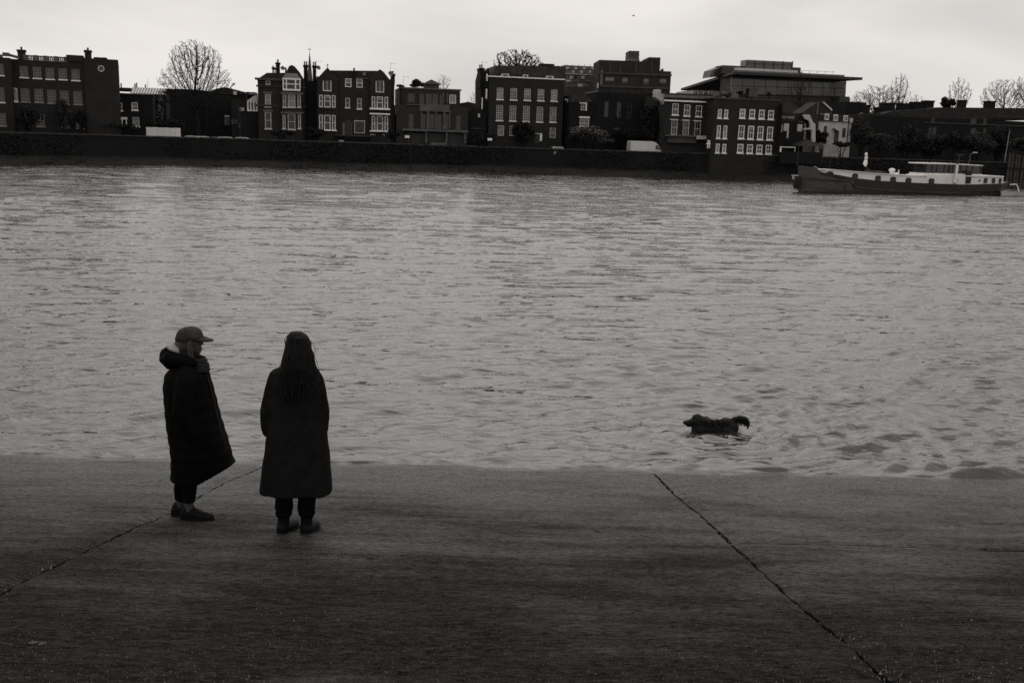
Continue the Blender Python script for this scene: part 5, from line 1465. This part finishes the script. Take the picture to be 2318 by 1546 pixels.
def melt(name, mb, voxel, smooth, m, parent, noise=None):
    """joins overlapping solids into one continuous skin"""
    me = mb.mesh('tmp', None)
    o = bpy.data.objects.new('tmp', me); COL.objects.link(o)
    r = o.modifiers.new('r', 'REMESH'); r.mode = 'VOXEL'; r.voxel_size = voxel
    if smooth:
        s = o.modifiers.new('s', 'SMOOTH'); s.factor = .5; s.iterations = smooth
    dg = bpy.context.evaluated_depsgraph_get()
    out = bpy.data.meshes.new_from_object(o.evaluated_get(dg))
    COL.objects.unlink(o); bpy.data.objects.remove(o); bpy.data.meshes.remove(me)
    out.name = name; out.materials.clear(); out.materials.append(m)
    if noise:
        n = len(out.vertices); co = np.zeros(n*3); out.vertices.foreach_get('co', co); co = co.reshape(-1, 3)
        no = np.array([v.normal[:] for v in out.vertices])
        co = co + no*noise(co)[:, None]
        out.vertices.foreach_set('co', co.ravel()); out.update()
    out.polygons.foreach_set('use_smooth', [True]*len(out.polygons))
    return link_mesh(name, out, parent)

class Fig:
    """frame of a standing figure: x to the right, y away from the camera, z up from its feet"""
    def __init__(s, px, py, z=None):
        s.O = slip_pt(px, py) if z is None else water_pt(px, py)
        s.k = s.O.y/FPX
    def q(s, px, py, y=0.0):
        r = ray(px, py); t = (s.O.y+y)/r.y
        v = CPOS + r*t - s.O
        return Vector((v.x, y, v.z))

M['coat_black'] = mat('black_puffer_cloth', 0.0030, 0.8, 0.25, 6, bump=.004, bscale=30, spec=.06)
M['coat_dark'] = mat('dark_wool_coat', 0.0125, 0.95, 0.3, 10, bump=.003, bscale=120, spec=.04)
M['trouser'] = mat('black_trousers', 0.004, 0.9, 0.3, 10, bump=.002, bscale=60, spec=.05)
M['leather'] = mat('brown_leather', 0.0045, 0.65, 0.35, 12, bump=.002, bscale=60, spec=.15)
M['skin'] = mat('skin', 0.06, 0.55, 0.12, 10, spec=.3)
M['hair_dark'] = mat('dark_hair', 0.0080, 0.6, 0.5, 14, stretch=(6, 6, 1), bump=.002, bscale=40, spec=.06)
M['hair_wisps'] = mat('brown_hair_ends', 0.016, 0.6, 0.6, 20, stretch=(8, 8, 1), spec=.1)
M['hair_grey'] = mat('fair_hair', 0.055, 0.6, 0.4, 14, stretch=(4, 4, 1), bump=.004, bscale=40, spec=.3)
M['cap_cloth'] = mat('faded_cap_cloth', 0.040, 0.9, 0.5, 14, bump=.006, bscale=50, spec=.15)
M['lining'] = mat('pale_fleece', 0.36, 0.95, 0.2, 20, bump=.004, bscale=60, spec=.1)
M['scarf'] = mat('knit_scarf', 0.022, 0.95, 0.35, 30, bump=.006, bscale=60, spec=.1)
M['sole'] = mat('shoe_sole', 0.010, 0.9, 0.3, 12, spec=.1)
M['fur'] = mat('wet_dark_fur', 0.009, 0.6, 0.6, 30, bump=.012, bscale=55, spec=.2, stretch=(.5, 1, 1.4))

def coat_rings(F, rows, n=40, power=1.0, puff=0.0):
    """rows: (py, px left, px right, half depth in m, y shift) -> closed rings"""
    rings = []
    P = [(F.q((l+r)/2, py), (F.q(r, py).x-F.q(l, py).x)/2, d, ys) for py, l, r, d, ys in rows]
    zt, zb = P[0][0].z, P[-1][0].z
    N = int((zt-zb)/.018)
    for i in range(N+1):
        z = zt+(zb-zt)*i/N
        zz = [-p[0].z for p in P]
        cx = np.interp(-z, zz, [p[0].x for p in P]); rx = np.interp(-z, zz, [p[1] for p in P]); ry = np.interp(-z, zz, [p[2] for p in P]); ys = np.interp(-z, zz, [p[3] for p in P])
        g = 1+puff*(abs(math.sin(math.pi*z/.115))-.5)
        ring = []
        for k in range(n):
            a = 2*math.pi*k/n; c, s = math.cos(a), math.sin(a)
            ring.append(Vector((cx+rx*g*math.copysign(abs(c)**power, c), ys+ry*g*math.copysign(abs(s)**power, s), z)))
        rings.append(ring)
    return rings

def fingers(mb, wrist, d, side, s=1.0):
    """a relaxed hand: palm, four unequal bent fingers and a thumb"""
    wrist = Vector(wrist); d = Vector(d).normalized(); w = Vector(side).normalized(); nrm = d.cross(w)
    palm = wrist + d*.05*s
    ell(mb, palm, (.022*s, .045*s, .050*s) if abs(d.z) > .5 else (.05*s, .022*s, .045*s))
    for i, L in enumerate((.070, .078, .073, .058)):
        b = wrist + d*.085*s + w*(.03-.02*i)*s
        m = b + d*L*.55*s + nrm*.010*s; e = m + d*L*.42*s + nrm*.028*s
        cap(mb, [b, m, e], [.0090*s, .0085*s, .0075*s], 8)
    b = wrist + d*.03*s + w*.03*s
    cap(mb, [b, b+d*.03*s+w*.025*s, b+d*.065*s+w*.03*s], [.011*s, .010*s, .008*s], 8)

def person_in_cap():
    F = Fig(430, 1172); q = F.q
    root = empty('person', F.O, 0, 'person in a long black padded coat and baseball cap, side-on, facing right', 'person')
    g = lambda y: -SLIP_S*y                       # ground height at y
    # body
    b = MB()
    ell(b, q(430, 771), (.098, .076, .112)); ell(b, q(437, 782), (.072, .062, .082)); ell(b, q(449, 795), (.026, .034, .024))
    ell(b, q(457.5, 777), (.014, .012, .017)); ell(b, q(455, 788.5), (.015, .022, .010)); ell(b, q(454, 769), (.02, .05, .012))
    for s in (-1, 1): ell(b, q(426, 777, s*.076), (.022, .012, .032))
    cap(b, [q(426, 792), q(421, 826)], [.055, .062])
    cap(b, [q(424, 850), q(424, 925), q(424, 985)], [.12, .115, .125]); ell(b, q(424, 866), (.10, .16, .09))
    for s, ax, ay in ((-1, 428, 1143), (1, 409, 1139)):
        y = s*.085
        cap(b, [q(424, 985, y), q((424+ax)/2+4, 1075, y), q(ax, ay-2, y), Vector((q(ax, ay, y).x, y, g(y)+.075))], [.085, .058, .040, .038])
        f0 = q(ax, ay, y).x
        cap(b, [(f0-.03, y, g(y)+.05), (f0+.07, y, g(y)+.05), (f0+.14, y, g(y)+.035)], [.035, .035, .022])
        sh, el, wr = q(420, 868, s*.17), q(413, 932, s*.215), q(432, 968, s*.15)
        cap(b, [sh, el, wr], [.050, .042, .030]); fingers(b, wr, (.6, -.1*s, -.8), (0, s, 0))
    melt('body', b, .0075, 3, M['skin'], root)
    # trousers
    t = MB()
    for s, ax, ay in ((-1, 428, 1136), (1, 409, 1132)):
        y = s*.085
        cap(t, [q(424, 985, y), q((424+ax)/2+3, 1075, y)], [.10, .076]); t.tube([q((424+ax)/2+3, 1070, y), q(ax+1, 1105, y), q(ax, ay, y)], [.075, .066, .052], 16)
    melt('trousers', t, .011, 2, M['trouser'], root)
    # shoes with a rising toe and a pale-edged sole
    for s, ax, heel, toe in ((-1, 428, 409, 485), (1, 409, 388, 462)):
        y = s*.085; gz = g(y)
        x0, x1 = q(heel, 1170, y).x, q(toe, 1170, y).x; L = x1-x0
        sm = MB()
        rings = []
        for t_, hh, w in ((0,.03,.018),(.03,.075,.032),(.14,.125,.040),(.30,.118,.042),(.45,.098,.044),(.62,.068,.048),(.80,.056,.047),(.93,.046,.036),(1,.028,.014)):
            x = x0+L*t_
            rings.append([(x, y-w, gz+.018), (x, y-w*1.02, gz+.018+hh*.45), (x, y-w*.6, gz+.018+hh*.88), (x, y, gz+.018+hh), (x, y+w*.6, gz+.018+hh*.88), (x, y+w*1.02, gz+.018+hh*.45), (x, y+w, gz+.018)])
        sm.loft(rings)
        sh = melt('shoe', sm, .008, 2, M['leather'], root)
        so = MB(); ol = []
        for k in range(24):
            a = 2*math.pi*k/24; ol.append((x0+L*.5+L*.515*math.cos(a), y+(.052 if math.cos(a) > 0 else .044)*math.copysign(abs(math.sin(a))**.7, math.sin(a))))
        so.prism_z(ol, 0, .026)
        so.v = [(a, b_, c+gz-SLIP_S*(b_-y)) for a, b_, c in so.v]
        so.build('sole', M['sole'], sh)
        MB().tube([(x0+L*.3, y-.02, gz+.12), (x0+L*.42, y, gz+.128), (x0+L*.36, y+.03, gz+.125)], .004, 5).build('laces', M['scarf'], sh)
    # long padded coat, caught by the wind at the front hem
    c = MB()
    rows = [(826,402,452,.11,0),(834,388,464,.17,0),(846,378,471,.205,0),(870,374,478,.225,0),(900,375.5,486,.235,0),(930,378,493,.24,0),(960,381,501,.25,0),(1000,386.5,514,.26,0),(1030,390,523,.27,0),(1048,391,531.5,.27,0),(1082,391,536,.26,0)]
    rings = coat_rings(F, rows, 44, .92, .030)
    xk = q(463, 1082).x; xe = q(533, 1082).x; rise = q(533, 1046).z - q(463, 1083).z
    for ring in rings[-14:]:
        for v in ring:
            if v.x > xk:
                lift = rise*((v.x-xk)/(xe-xk))
                v.z = max(v.z, rings[-1][0].z*0 + q(463, 1083).z + lift)
    # front edge thins to a flap
    for ring in rings:
        xm = max(v.x for v in ring); xl = min(v.x for v in ring)
        for v in ring:
            t_ = (v.x-xl)/(xm-xl)
            low = min(1, max(0, (q(0, 950).z - v.z)/.5))
            v.y *= 1 - .55*low*max(0, t_-.55)/.45
    c.loft(rings)
    for s in (-1, 1):
        cap(c, [q(424, 846, s*.14), q(420, 868, s*.215), q(414, 900, s*.255), q(411, 935, s*.265), q(420, 965, s*.25), q(438, 990, s*.215)], [.085, .085, .082, .078, .072, .062])
    def folds(co):
        return .006*(vnoise(co[:,0]*9+3, co[:,2]*3.2, 4)-.5)*2 + .010*(vnoise(np.arctan2(co[:,1], co[:,0])*3.2, co[:,2]*1.1, 7)-.5)
    coat = melt('coat', c, .0125, 3, M['coat_black'], root, folds)
    # pocket flap and zip placket
    MB().box(-.08, .07, -.004, .004, -.012, .012).build('pocket_flap', M['trouser'], coat, loc=tuple(q(440, 985, -.275)))
    pts = [q(469, 850, -.03), q(480, 890, -.045), q(489, 935, -.05), q(501, 980, -.055), q(517, 1030, -.04)]
    MB().tube(pts, .008, 6).build('zip', M['scarf'], coat)
    # hood lying on the shoulders, its pale lining showing
    hd = MB()
    cap(hd, [q(382, 806), q(388, 815)], [.082, .088]); ell(hd, q(392, 813), (.115, .15, .075), (0, R(12), 0))
    for s in (-1, 1): cap(hd, [q(388, 812, s*.09), q(410, 817, s*.125), q(436, 822, s*.11)], [.07, .060, .045])
    hood = melt('hood', hd, .011, 3, M['coat_black'], root, lambda co: .006*(vnoise(co[:,0]*22, co[:,2]*22, 3)-.5)*2)
    ln = MB(); ell(ln, q(399, 787), (.088, .115, .032), (0, R(24), 0)); ell(ln, q(390, 782), (.042, .09, .026), (0, R(-10), 0))
    melt('hood_lining', ln, .009, 2, M['lining'], root, lambda co: .004*(vnoise(co[:,0]*40, co[:,1]*40, 5)-.5)*2)
    # scarf
    sc = MB()
    for dz, rr in ((0, .030), (10, .034), (19, .030)):
        for k in range(20):
            a = 2*math.pi*k/20; ctr = q(436+dz*.35, 812+dz)
            p = ctr + Vector((.075*math.cos(a)+.02, .085*math.sin(a), -.022*math.cos(a)))
            ell(sc, p, (rr, rr, rr))
    ell(sc, q(458, 828), (.045, .06, .05)); ell(sc, q(452, 846), (.04, .05, .06))
    melt('scarf', sc, .009, 2, M['scarf'], root, lambda co: .004*np.sin(co[:,2]*220+co[:,1]*60))
    # hair below the cap
    hr = MB()
    ell(hr, q(421, 778), (.082, .084, .085)); cap(hr, [q(413, 778), q(414, 797), q(420, 812)], [.065, .060, .05])
    for s in (-1, 1): cap(hr, [q(431, 772, s*.068), q(430, 788, s*.07), q(432, 806, s*.066)], [.026, .030, .022])
    hair = melt('hair', hr, .008, 2, M['hair_grey'], root, lambda co: .005*(vnoise(co[:,0]*60+co[:,1]*60, co[:,2]*12, 6)-.5)*2)
    rg = random.Random(4); st = MB()
    for k in range(60):
        s = rg.choice((-1, 1)); x = rg.uniform(405, 434); y = s*rg.uniform(.055, .085)
        st.tube([q(x, 774, y), q(x+rg.uniform(-3, 3), 790, y*1.05), q(x+rg.uniform(-4, 7), rg.uniform(800, 815), y*rg.uniform(.8, 1.1))], [.0028, .0026, .001], 4)
    st.build('strands', M['hair_grey'], hair)
    # cap: crown panels, brim, button
    cp = MB(); rings = []
    c0 = q(429, 768)
    ax = R(-4)
    for k in range(9):
        t_ = k/8; zz = .108*math.sin(t_*math.pi/2); sc_ = math.cos(t_*math.pi/2)**.62 if k < 8 else .06
        ring = []
        for j in range(36):
            a = 2*math.pi*j/36
            seam = 1 + .010*abs(math.cos(3*a))
            v = Vector((.120*sc_*seam*math.cos(a) + .012*t_, .090*sc_*seam*math.sin(a), zz))
            v = Matrix.Rotation(ax, 3, 'Y') @ v
            ring.append(c0 + v)
        rings.append(ring)
    cp.loft(rings)
    capo = cp.build('cap', M['cap_cloth'], root, smooth=True)
    br = MB(); n = 14; top = []; bot = []
    for i in range(n+1):
        a = -math.pi/2 + math.pi*i/n
        for r_ in (0, 1):
            x = c0.x+.085+.03*r_*0+(.030+ .092*r_)*math.cos(a)*(1 if r_ else .9); y = .086*math.sin(a)*(.98 if r_ else 1.0)
            z = c0.z+.020 - .028*r_*math.cos(a) - 1.6*y*y
            top.append(Vector((x, y, z+.006))); bot.append(Vector((x, y, z-.003)))
    vs = top+bot; m_ = len(top); fs = []
    for i in range(n):
        a, b_, c_, d = 2*i, 2*i+1, 2*i+3, 2*i+2
        fs += [(a, b_, c_, d), (m_+d, m_+c_, m_+b_, m_+a), (b_, m_+b_, m_+c_, c_), (a, d, m_+d, m_+a)]
    fs += [(0, m_, m_+1, 1), (2*n, 2*n+1, m_+2*n+1, m_+2*n)]
    br.add(vs, fs); br.build('brim', M['cap_cloth'], capo, smooth=True)
    bb = MB(); ell(bb, c0+Vector((.012, 0, .109)), (.012, .012, .006)); bb.build('button', M['cap_cloth'], capo)
    bd = MB(); vs = []; fs = []
    for j in range(36):
        a = 2*math.pi*j/36
        for zz in (-.004, .018):
            vs.append(c0 + Matrix.Rotation(ax, 3, 'Y') @ Vector((.1225*math.cos(a), .0925*math.sin(a), zz)))
    for j in range(36):
        k = (j+1) % 36; fs.append((2*j, 2*k, 2*k+1, 2*j+1))
    bd.add(vs, fs); bd.build('sweatband', M['scarf'], capo, smooth=True)
    # sunglasses
    gl = MB()
    for s in (-1, 1): ell(gl, q(455.5, 770, s*.033), (.012, .030, .021))
    gg = gl.build('sunglasses', M['glass'], root, smooth=True)
    for s in (-1, 1): MB().tube([q(455, 768, s*.062), q(440, 769, s*.078), q(427, 771, s*.080)], .0035, 5).build('temple', M['black'], gg)

def person_with_long_hair():
    F = Fig(672, 1208); q = F.q
    root = empty('person', F.O, 0, 'person with long wavy dark hair and long dark coat, seen from behind', 'person')
    g = lambda y: -SLIP_S*y
    b = MB()
    ell(b, q(676, 781), (.078, .095, .112)); ell(b, q(676, 790, .03), (.065, .07, .085)); ell(b, q(676, 786, .105), (.014, .02, .018)); ell(b, q(676, 797, .095), (.02, .015, .008))
    for s in (-1, 1): ell(b, q(676+s*21, 786, .0), (.012, .022, .03)); ell(b, q(676+s*9, 779, .085), (.016, .012, .010))
    cap(b, [q(675, 805), q(672, 838)], [.055, .06])
    cap(b, [q(671, 868), q(671, 930), q(671, 995)], [.11, .11, .125]); ell(b, q(671, 866), (.16, .085, .07))
    feet = ((-1, 643, 641, 655), (1, 694, 694, 702))
    for s, kx, ax, tx in feet:
        sh, el, wr = q(671+s*44, 864), q(671+s*62, 925, .02), q(671+s*54, 960, .04)
        cap(b, [sh, el, wr], [.048, .040, .030]); fingers(b, wr, (-.5*s, .1, -.8), (0, 1, 0))
        cap(b, [q(671+s*22, 990), q(kx, 1100), Vector((q(ax, 1165).x, .0, .13)), Vector((q(ax, 1190).x, .0, .06))], [.085, .058, .040, .036])
        d = Vector((q(tx, 1190).x-q(ax, 1190).x, .20, 0))
        a = Vector((q(ax, 1190).x, 0, 0))
        cap(b, [a+Vector((0, -.03, .05)), a+d*.5+Vector((0, 0, .045-.1*SLIP_S)), a+d+Vector((0, 0, .035-.2*SLIP_S))], [.035, .035, .024])
    melt('body', b, .0085, 3, M['skin'], root)
    t = MB()
    for s, kx, ax, tx in feet:
        cap(t, [q(671+s*20, 1000), q(kx, 1100), q(kx, 1150)], [.11, .078, .074])
        for k, (py, r_) in enumerate(((1150,.078),(1156,.070),(1160,.080),(1165,.070))): ell(t, q(kx+(s if k == 2 else 0), py), (r_, r_*.95, .018))
        t.tube([q(kx, 1140), q(kx, 1168)], [.07, .058], 16)
    melt('trousers', t, .009, 2, M['trouser'], root, lambda co: .006*(vnoise(co[:,0]*18+co[:,1]*18, co[:,2]*26, 8)-.5)*2)
    for s, kx, ax, tx in feet:
        bm_ = MB()
        a = Vector((q(ax, 1190).x, 0, 0)); d = Vector((q(tx, 1190).x-q(ax, 1190).x, .22, 0)); dn = d.normalized()
        bm_.tube([q(kx, 1160), q((kx+ax)/2, 1180), a+Vector((0, 0, .06))], [.052, .050, .054], 16)
        ell(bm_, a+Vector((0, -.01, .055+.0)), (.056, .060, .055))
        cap(bm_, [a+Vector((0, 0, .05)), a+d*.55+Vector((0, 0, .05-.55*.22*SLIP_S)), a+d*.95+Vector((0, 0, .045-.21*SLIP_S))], [.054, .052, .042])
        bo = melt('boot', bm_, .0085, 3, M['leather'], root)
        ol = []
        w = Vector((-dn.y, dn.x, 0))
        for k in range(24):
            an = 2*math.pi*k/24; c_, s_ = math.cos(an), math.sin(an)
            p = a + d*.48 + dn*(.182*c_) + w*((.060 if c_ < 0 else .058)*math.copysign(abs(s_)**.75, s_)); ol.append((p.x, p.y))
        so = MB().prism_z(ol, -.004, .026); so.v = [(x, y, z-SLIP_S*y) for x, y, z in so.v]
        so.build('sole', M['sole'], bo)
    c = MB()
    rows = [(828,652,694,.075,0),(835,624,714,.105,0),(843,609,725,.12,0),(860,607,729,.13,0),(900,609,730,.14,0),(950,609,736,.145,0),(985,604,741,.155,0),(1030,598.5,745,.17,0),(1070,593.5,748.5,.185,0),(1112,588,752,.20,0)]
    rings = coat_rings(F, rows, 56, .86)
    # skirts fall in a few soft folds from the belt
    zt, zb = q(671, 985).z, q(671, 1112).z
    cx = q(671, 1000).x
    for ring in rings:
        for k, v in enumerate(ring):
            f = min(1, max(0, (zt-v.z)/(zt-zb)))
            an = 2*math.pi*k/56
            gl = 1 + f*.11*math.sin(an*7+.8) * (1 if math.sin(an) < 0 else .6)
            v.y *= gl
            if math.sin(an) < -.95: v.y += .015*f          # back vent
    c.loft(rings)
    for s in (-1, 1):
        cx_ = 668
        cap(c, [q(cx_+s*38, 851), q(cx_+s*46, 860), q(cx_+s*56, 895, .005), q(cx_+s*62.5, 930, .01), q(cx_+s*62, 955, .03), q(cx_+s*59, 976, .05)], [.066, .068, .064, .060, .058, .056])
        for py, dx in ((946, 63), (968, 61)): ell(c, q(cx_+s*dx, py, .03), (.060, .056, .020), (0, s*R(8), 0))
        ell(c, q(cx_+s*60, 978, .05), (.050, .05, .035))
    coat = melt('coat', c, .0115, 3, M['coat_dark'], root, lambda co: .005*(vnoise(co[:,0]*10, co[:,2]*4, 14)-.5)*2 + .004*(vnoise(co[:,0]*26+co[:,1]*20, co[:,2]*10, 15)-.5)*2)
    # hair: a cap of hair, long locks down the back and loose strands
    h = MB()
    ell(h, q(675, 785, -.005), (.112, .112, .126)); ell(h, q(670, 772, -.01), (.082, .10, .084))
    hrows = [(772,650,704,.085,-.02),(790,645,707,.10,-.035),(805,646,708,.095,-.055),(825,641,711,.085,-.085),(845,638,711,.050,-.110),(862,644,708,.022,-.130)]
    h.loft(coat_rings(F, hrows, 40, .9))
    for x0, x1, x2, y2 in ((655,642,628,850),(660,652,645,892),(697,704,711,872),(688,692,698,905),(676,670,672,915)):
        h.tube([q(x0, 800, -.06), q((x0+x1)/2, 820, -.09), q(x1, 845, -.125), q((x1+x2)/2, (845+y2)/2, -.15), q(x2, y2, -.155)], [.05, .046, .030, .014, .003], 12)
    hair = melt('hair', h, .0085, 4, M['hair_dark'], root, lambda co: .004*(vnoise(co[:,0]*60+1.5*np.sin(co[:,2]*9), co[:,2]*1.6, 16)-.5)*2)
    rg = random.Random(11); st = MB()
    for k in range(560):
        x0 = rg.uniform(648, 706); y0 = -.070-rg.uniform(0, .045)
        drift = (x0-677)*rg.uniform(.2, .9)
        end = rg.uniform(845, 918); ph = rg.uniform(0, 6.28); am = rg.uniform(.4, 3.2); fr = rg.uniform(.05, .10)
        pts = [q(671+(x0-671)*.25, 754, -.035), q(671+(x0-672)*.75, 766, -.085-.02*(1-abs(x0-677)/30))]
        for i in range(9):
            t_ = i/8; py = 790+(end-790)*t_
            pts.append(q(x0+drift*t_+am*t_*math.sin(py*fr+ph), py, y0-.065*t_**.7-.012*math.sin(py*fr*1.1+ph)*t_))
        r0 = rg.uniform(.0012, .0028)
        st.tube(pts, [r0*.5]+[r0]*7+[r0*.9, r0*.6, r0*.25], 4)
    # flyaway loops at the right and the locks over the left shoulder
    for a in range(3):
        o = a*2.2
        st.tube([q(697, 765+o), q(708+o, 778, -.02), q(713+o*.6, 790+o, -.03), q(709+o*.3, 806, -.04)], [.0009]*4, 4)
        st.tube([q(702, 812, -.07), q(708+o*.5, 826, -.08), q(718+o*.7, 838, -.09), q(722+o, 846, -.08)], [.0025, .0025, .002, .001], 4)
        st.tube([q(650, 805+o, -.05), q(640-o*.5, 820, -.09), q(631-o*.6, 836, -.12), q(626+o*.6, 856+o, -.14)], [.002, .002, .0015, .001], 4)
        st.tube([q(652, 757+o), q(645-o*.3, 768, 0), q(646, 782+o, -.02)], [.0015]*3, 4)
    st.build('strands', M['hair_wisps'], hair)

def dog():
    F = Fig(1612, 974, 0); q = F.q
    root = empty('dog', F.O, 0, 'dark wet dog wading chest-deep in the river, tail curled up', 'dog')
    b = MB()
    cap(b, [q(1596, 969), q(1614, 970), q(1632, 970), q(1648, 967), q(1656, 968)], [.160, .145, .145, .125, .110])
    ell(b, q(1595, 972), (.16, .14, .17)); ell(b, q(1644, 963), (.13, .125, .125))
    cap(b, [q(1594, 960), q(1584, 956), q(1578, 952)], [.125, .105, .088])
    ell(b, q(1578, 948), (.086, .076, .080)); ell(b, q(1571, 952.5), (.055, .055, .05))
    cap(b, [q(1570, 954), q(1560, 956.5), q(1551, 957)], [.056, .046, .034]); cap(b, [q(1569, 960), q(1557, 962)], [.042, .028]); cap(b, [q(1576, 962), q(1580, 974)], [.075, .10])
    for s in (-1, 1):
        ell(b, q(1582, 953.5, s*.070), (.034, .016, .058), (0, R(-14), 0)); ell(b, q(1569.5, 949, s*.034), (.016, .016, .012))
    cap(b, [q(1652, 956), q(1661, 950), q(1669, 946.5), q(1678, 945), q(1687, 947.5), q(1693, 953), q(1695, 960), q(1692, 970)], [.052, .040, .034, .034, .032, .028, .020, .012])
    for px, y, k in ((1588, -.08, 0), (1594, .08, .05), (1642, -.08, .06), (1650, .08, 0)):
        x = q(px, 970).x; gz = slip_z(F.O.y+y, F.O.x)
        if px < 1620: cap(b, [(x, y, .02), (x+.02, y, -.16), (x-.04-k, y, gz+.05), (x-.08-k, y, gz+.03)], [.075, .05, .034, .032])
        else: cap(b, [(x, y, .02), (x-.05, y, -.10), (x+.07, y, -.20), (x+.02-k, y, gz+.05), (x-.03-k, y, gz+.03)], [.095, .065, .036, .032, .030])
    melt('body', b, .0105, 2, M['fur'], root, lambda co: .007*(vnoise(co[:,0]*26+co[:,2]*12, co[:,1]*30+co[:,2]*22, 21)-.45) + .005*(vnoise(co[:,0]*80, co[:,2]*80+co[:,1]*60, 22)-.5))
    rg = random.Random(8); fe = MB()
    for k in range(170):                         # wet feathering under the tail and along the back
        t_ = rg.random(); px = 1663+30*t_; py = 946-4*math.sin(t_*3.0)+5*t_
        a = q(px, py, rg.uniform(-.03, .03)); L = rg.uniform(.03, .15)
        fe.tube([a, a+Vector((rg.uniform(-.02, .03), 0, -L*.6)), a+Vector((rg.uniform(-.03, .05), 0, -L))], [.008, .006, .001], 4)
    for k in range(160):
        px = rg.uniform(1586, 1652); y = rg.uniform(-.12, .03); a = q(px, 948+rg.uniform(0, 14), y-.03)
        fe.tube([a, a+Vector((.02, -.01, -.03)), a+Vector((.045, -.012, -.075))], [.006, .006, .001], 4)
    fe.build('feathering', M['fur'], root)
    n = MB(); ell(n, q(1547, 956), (.014, .018, .013)); n.build('nose', M['black'], root, smooth=True)
    for s in (-1, 1):
        e = MB(); ell(e, q(1567.5, 950.5, s*.045), (.008, .006, .008)); e.build('eye', M['glass'], root, smooth=True)

person_in_cap()
person_with_long_hair()
dog()

# ------------------------------------------------------------------ small things on the slipway
def grit():
    rg = np.random.RandomState(3); mb = MB(); n = 4200
    P = [slip_pt(rg.uniform(-60, 2380), 1560 - (rg.rand()**1.5)*430) for k in range(n)]
    X = np.array([p.x for p in P]); Y = np.array([p.y for p in P]); Z = slip_top(X, Y)
    for i in range(n):
        r = rg.uniform(.002, .0058)*(1.8 if rg.rand() < .05 else 1); a0 = rg.uniform(0, 6); x, y, z = X[i], Y[i], Z[i]
        ring = [(x+math.cos(a0+k*1.257)*r*rg.uniform(.7, 1.2), y+math.sin(a0+k*1.257)*r*rg.uniform(.7, 1.2), z-.006-.198*math.sin(a0+k*1.257)*r) for k in range(5)]
        mb.add(ring+[(x, y, z+.009+r*.25)], [(0,1,5),(1,2,5),(2,3,5),(3,4,5),(4,0,5)])
    tag(mb.build('shell_grit', M['shell']), 'pale specks of shell and grit scattered over the concrete', 'grit', None, 'stuff')
M['shell'] = mat('shell_grit', 0.17, 0.7, 0.6, 40)
grit()
M['dead_leaf'] = mat('dead_leaf', 0.045, 0.7, 0.4, 30)
def leaf(px, py, rz, s, label):
    p = slip_pt(px, py)
    o = [(-1, 0), (-.6, .35), (-.1, .5), (.5, .3), (1, 0), (.5, -.32), (-.1, -.48), (-.6, -.3)]
    mb = MB(); vs = [(x*s, y*s, .012+.25*s*abs(y)+.06*s*x*x) for x, y in o] + [(0, 0, .012)]
    mb.add(vs, [(i, (i+1) % 8, 8) for i in range(8)])
    r = empty('fallen_leaf', p, rz, label, 'leaf', 'fallen leaves on the slipway'); mb.build('blade', M['dead_leaf'], r)
    MB().tube([(s, 0, .018), (s*1.5, .1*s, .014)], .0015, 4).build('stalk', M['dead_leaf'], r)
leaf(76, 1459, .2, .030, 'curled dead leaf, the left one of the pair on bare concrete'); leaf(96, 1461, 1.0, .026, 'curled dead leaf, the right one of the pair on bare concrete')
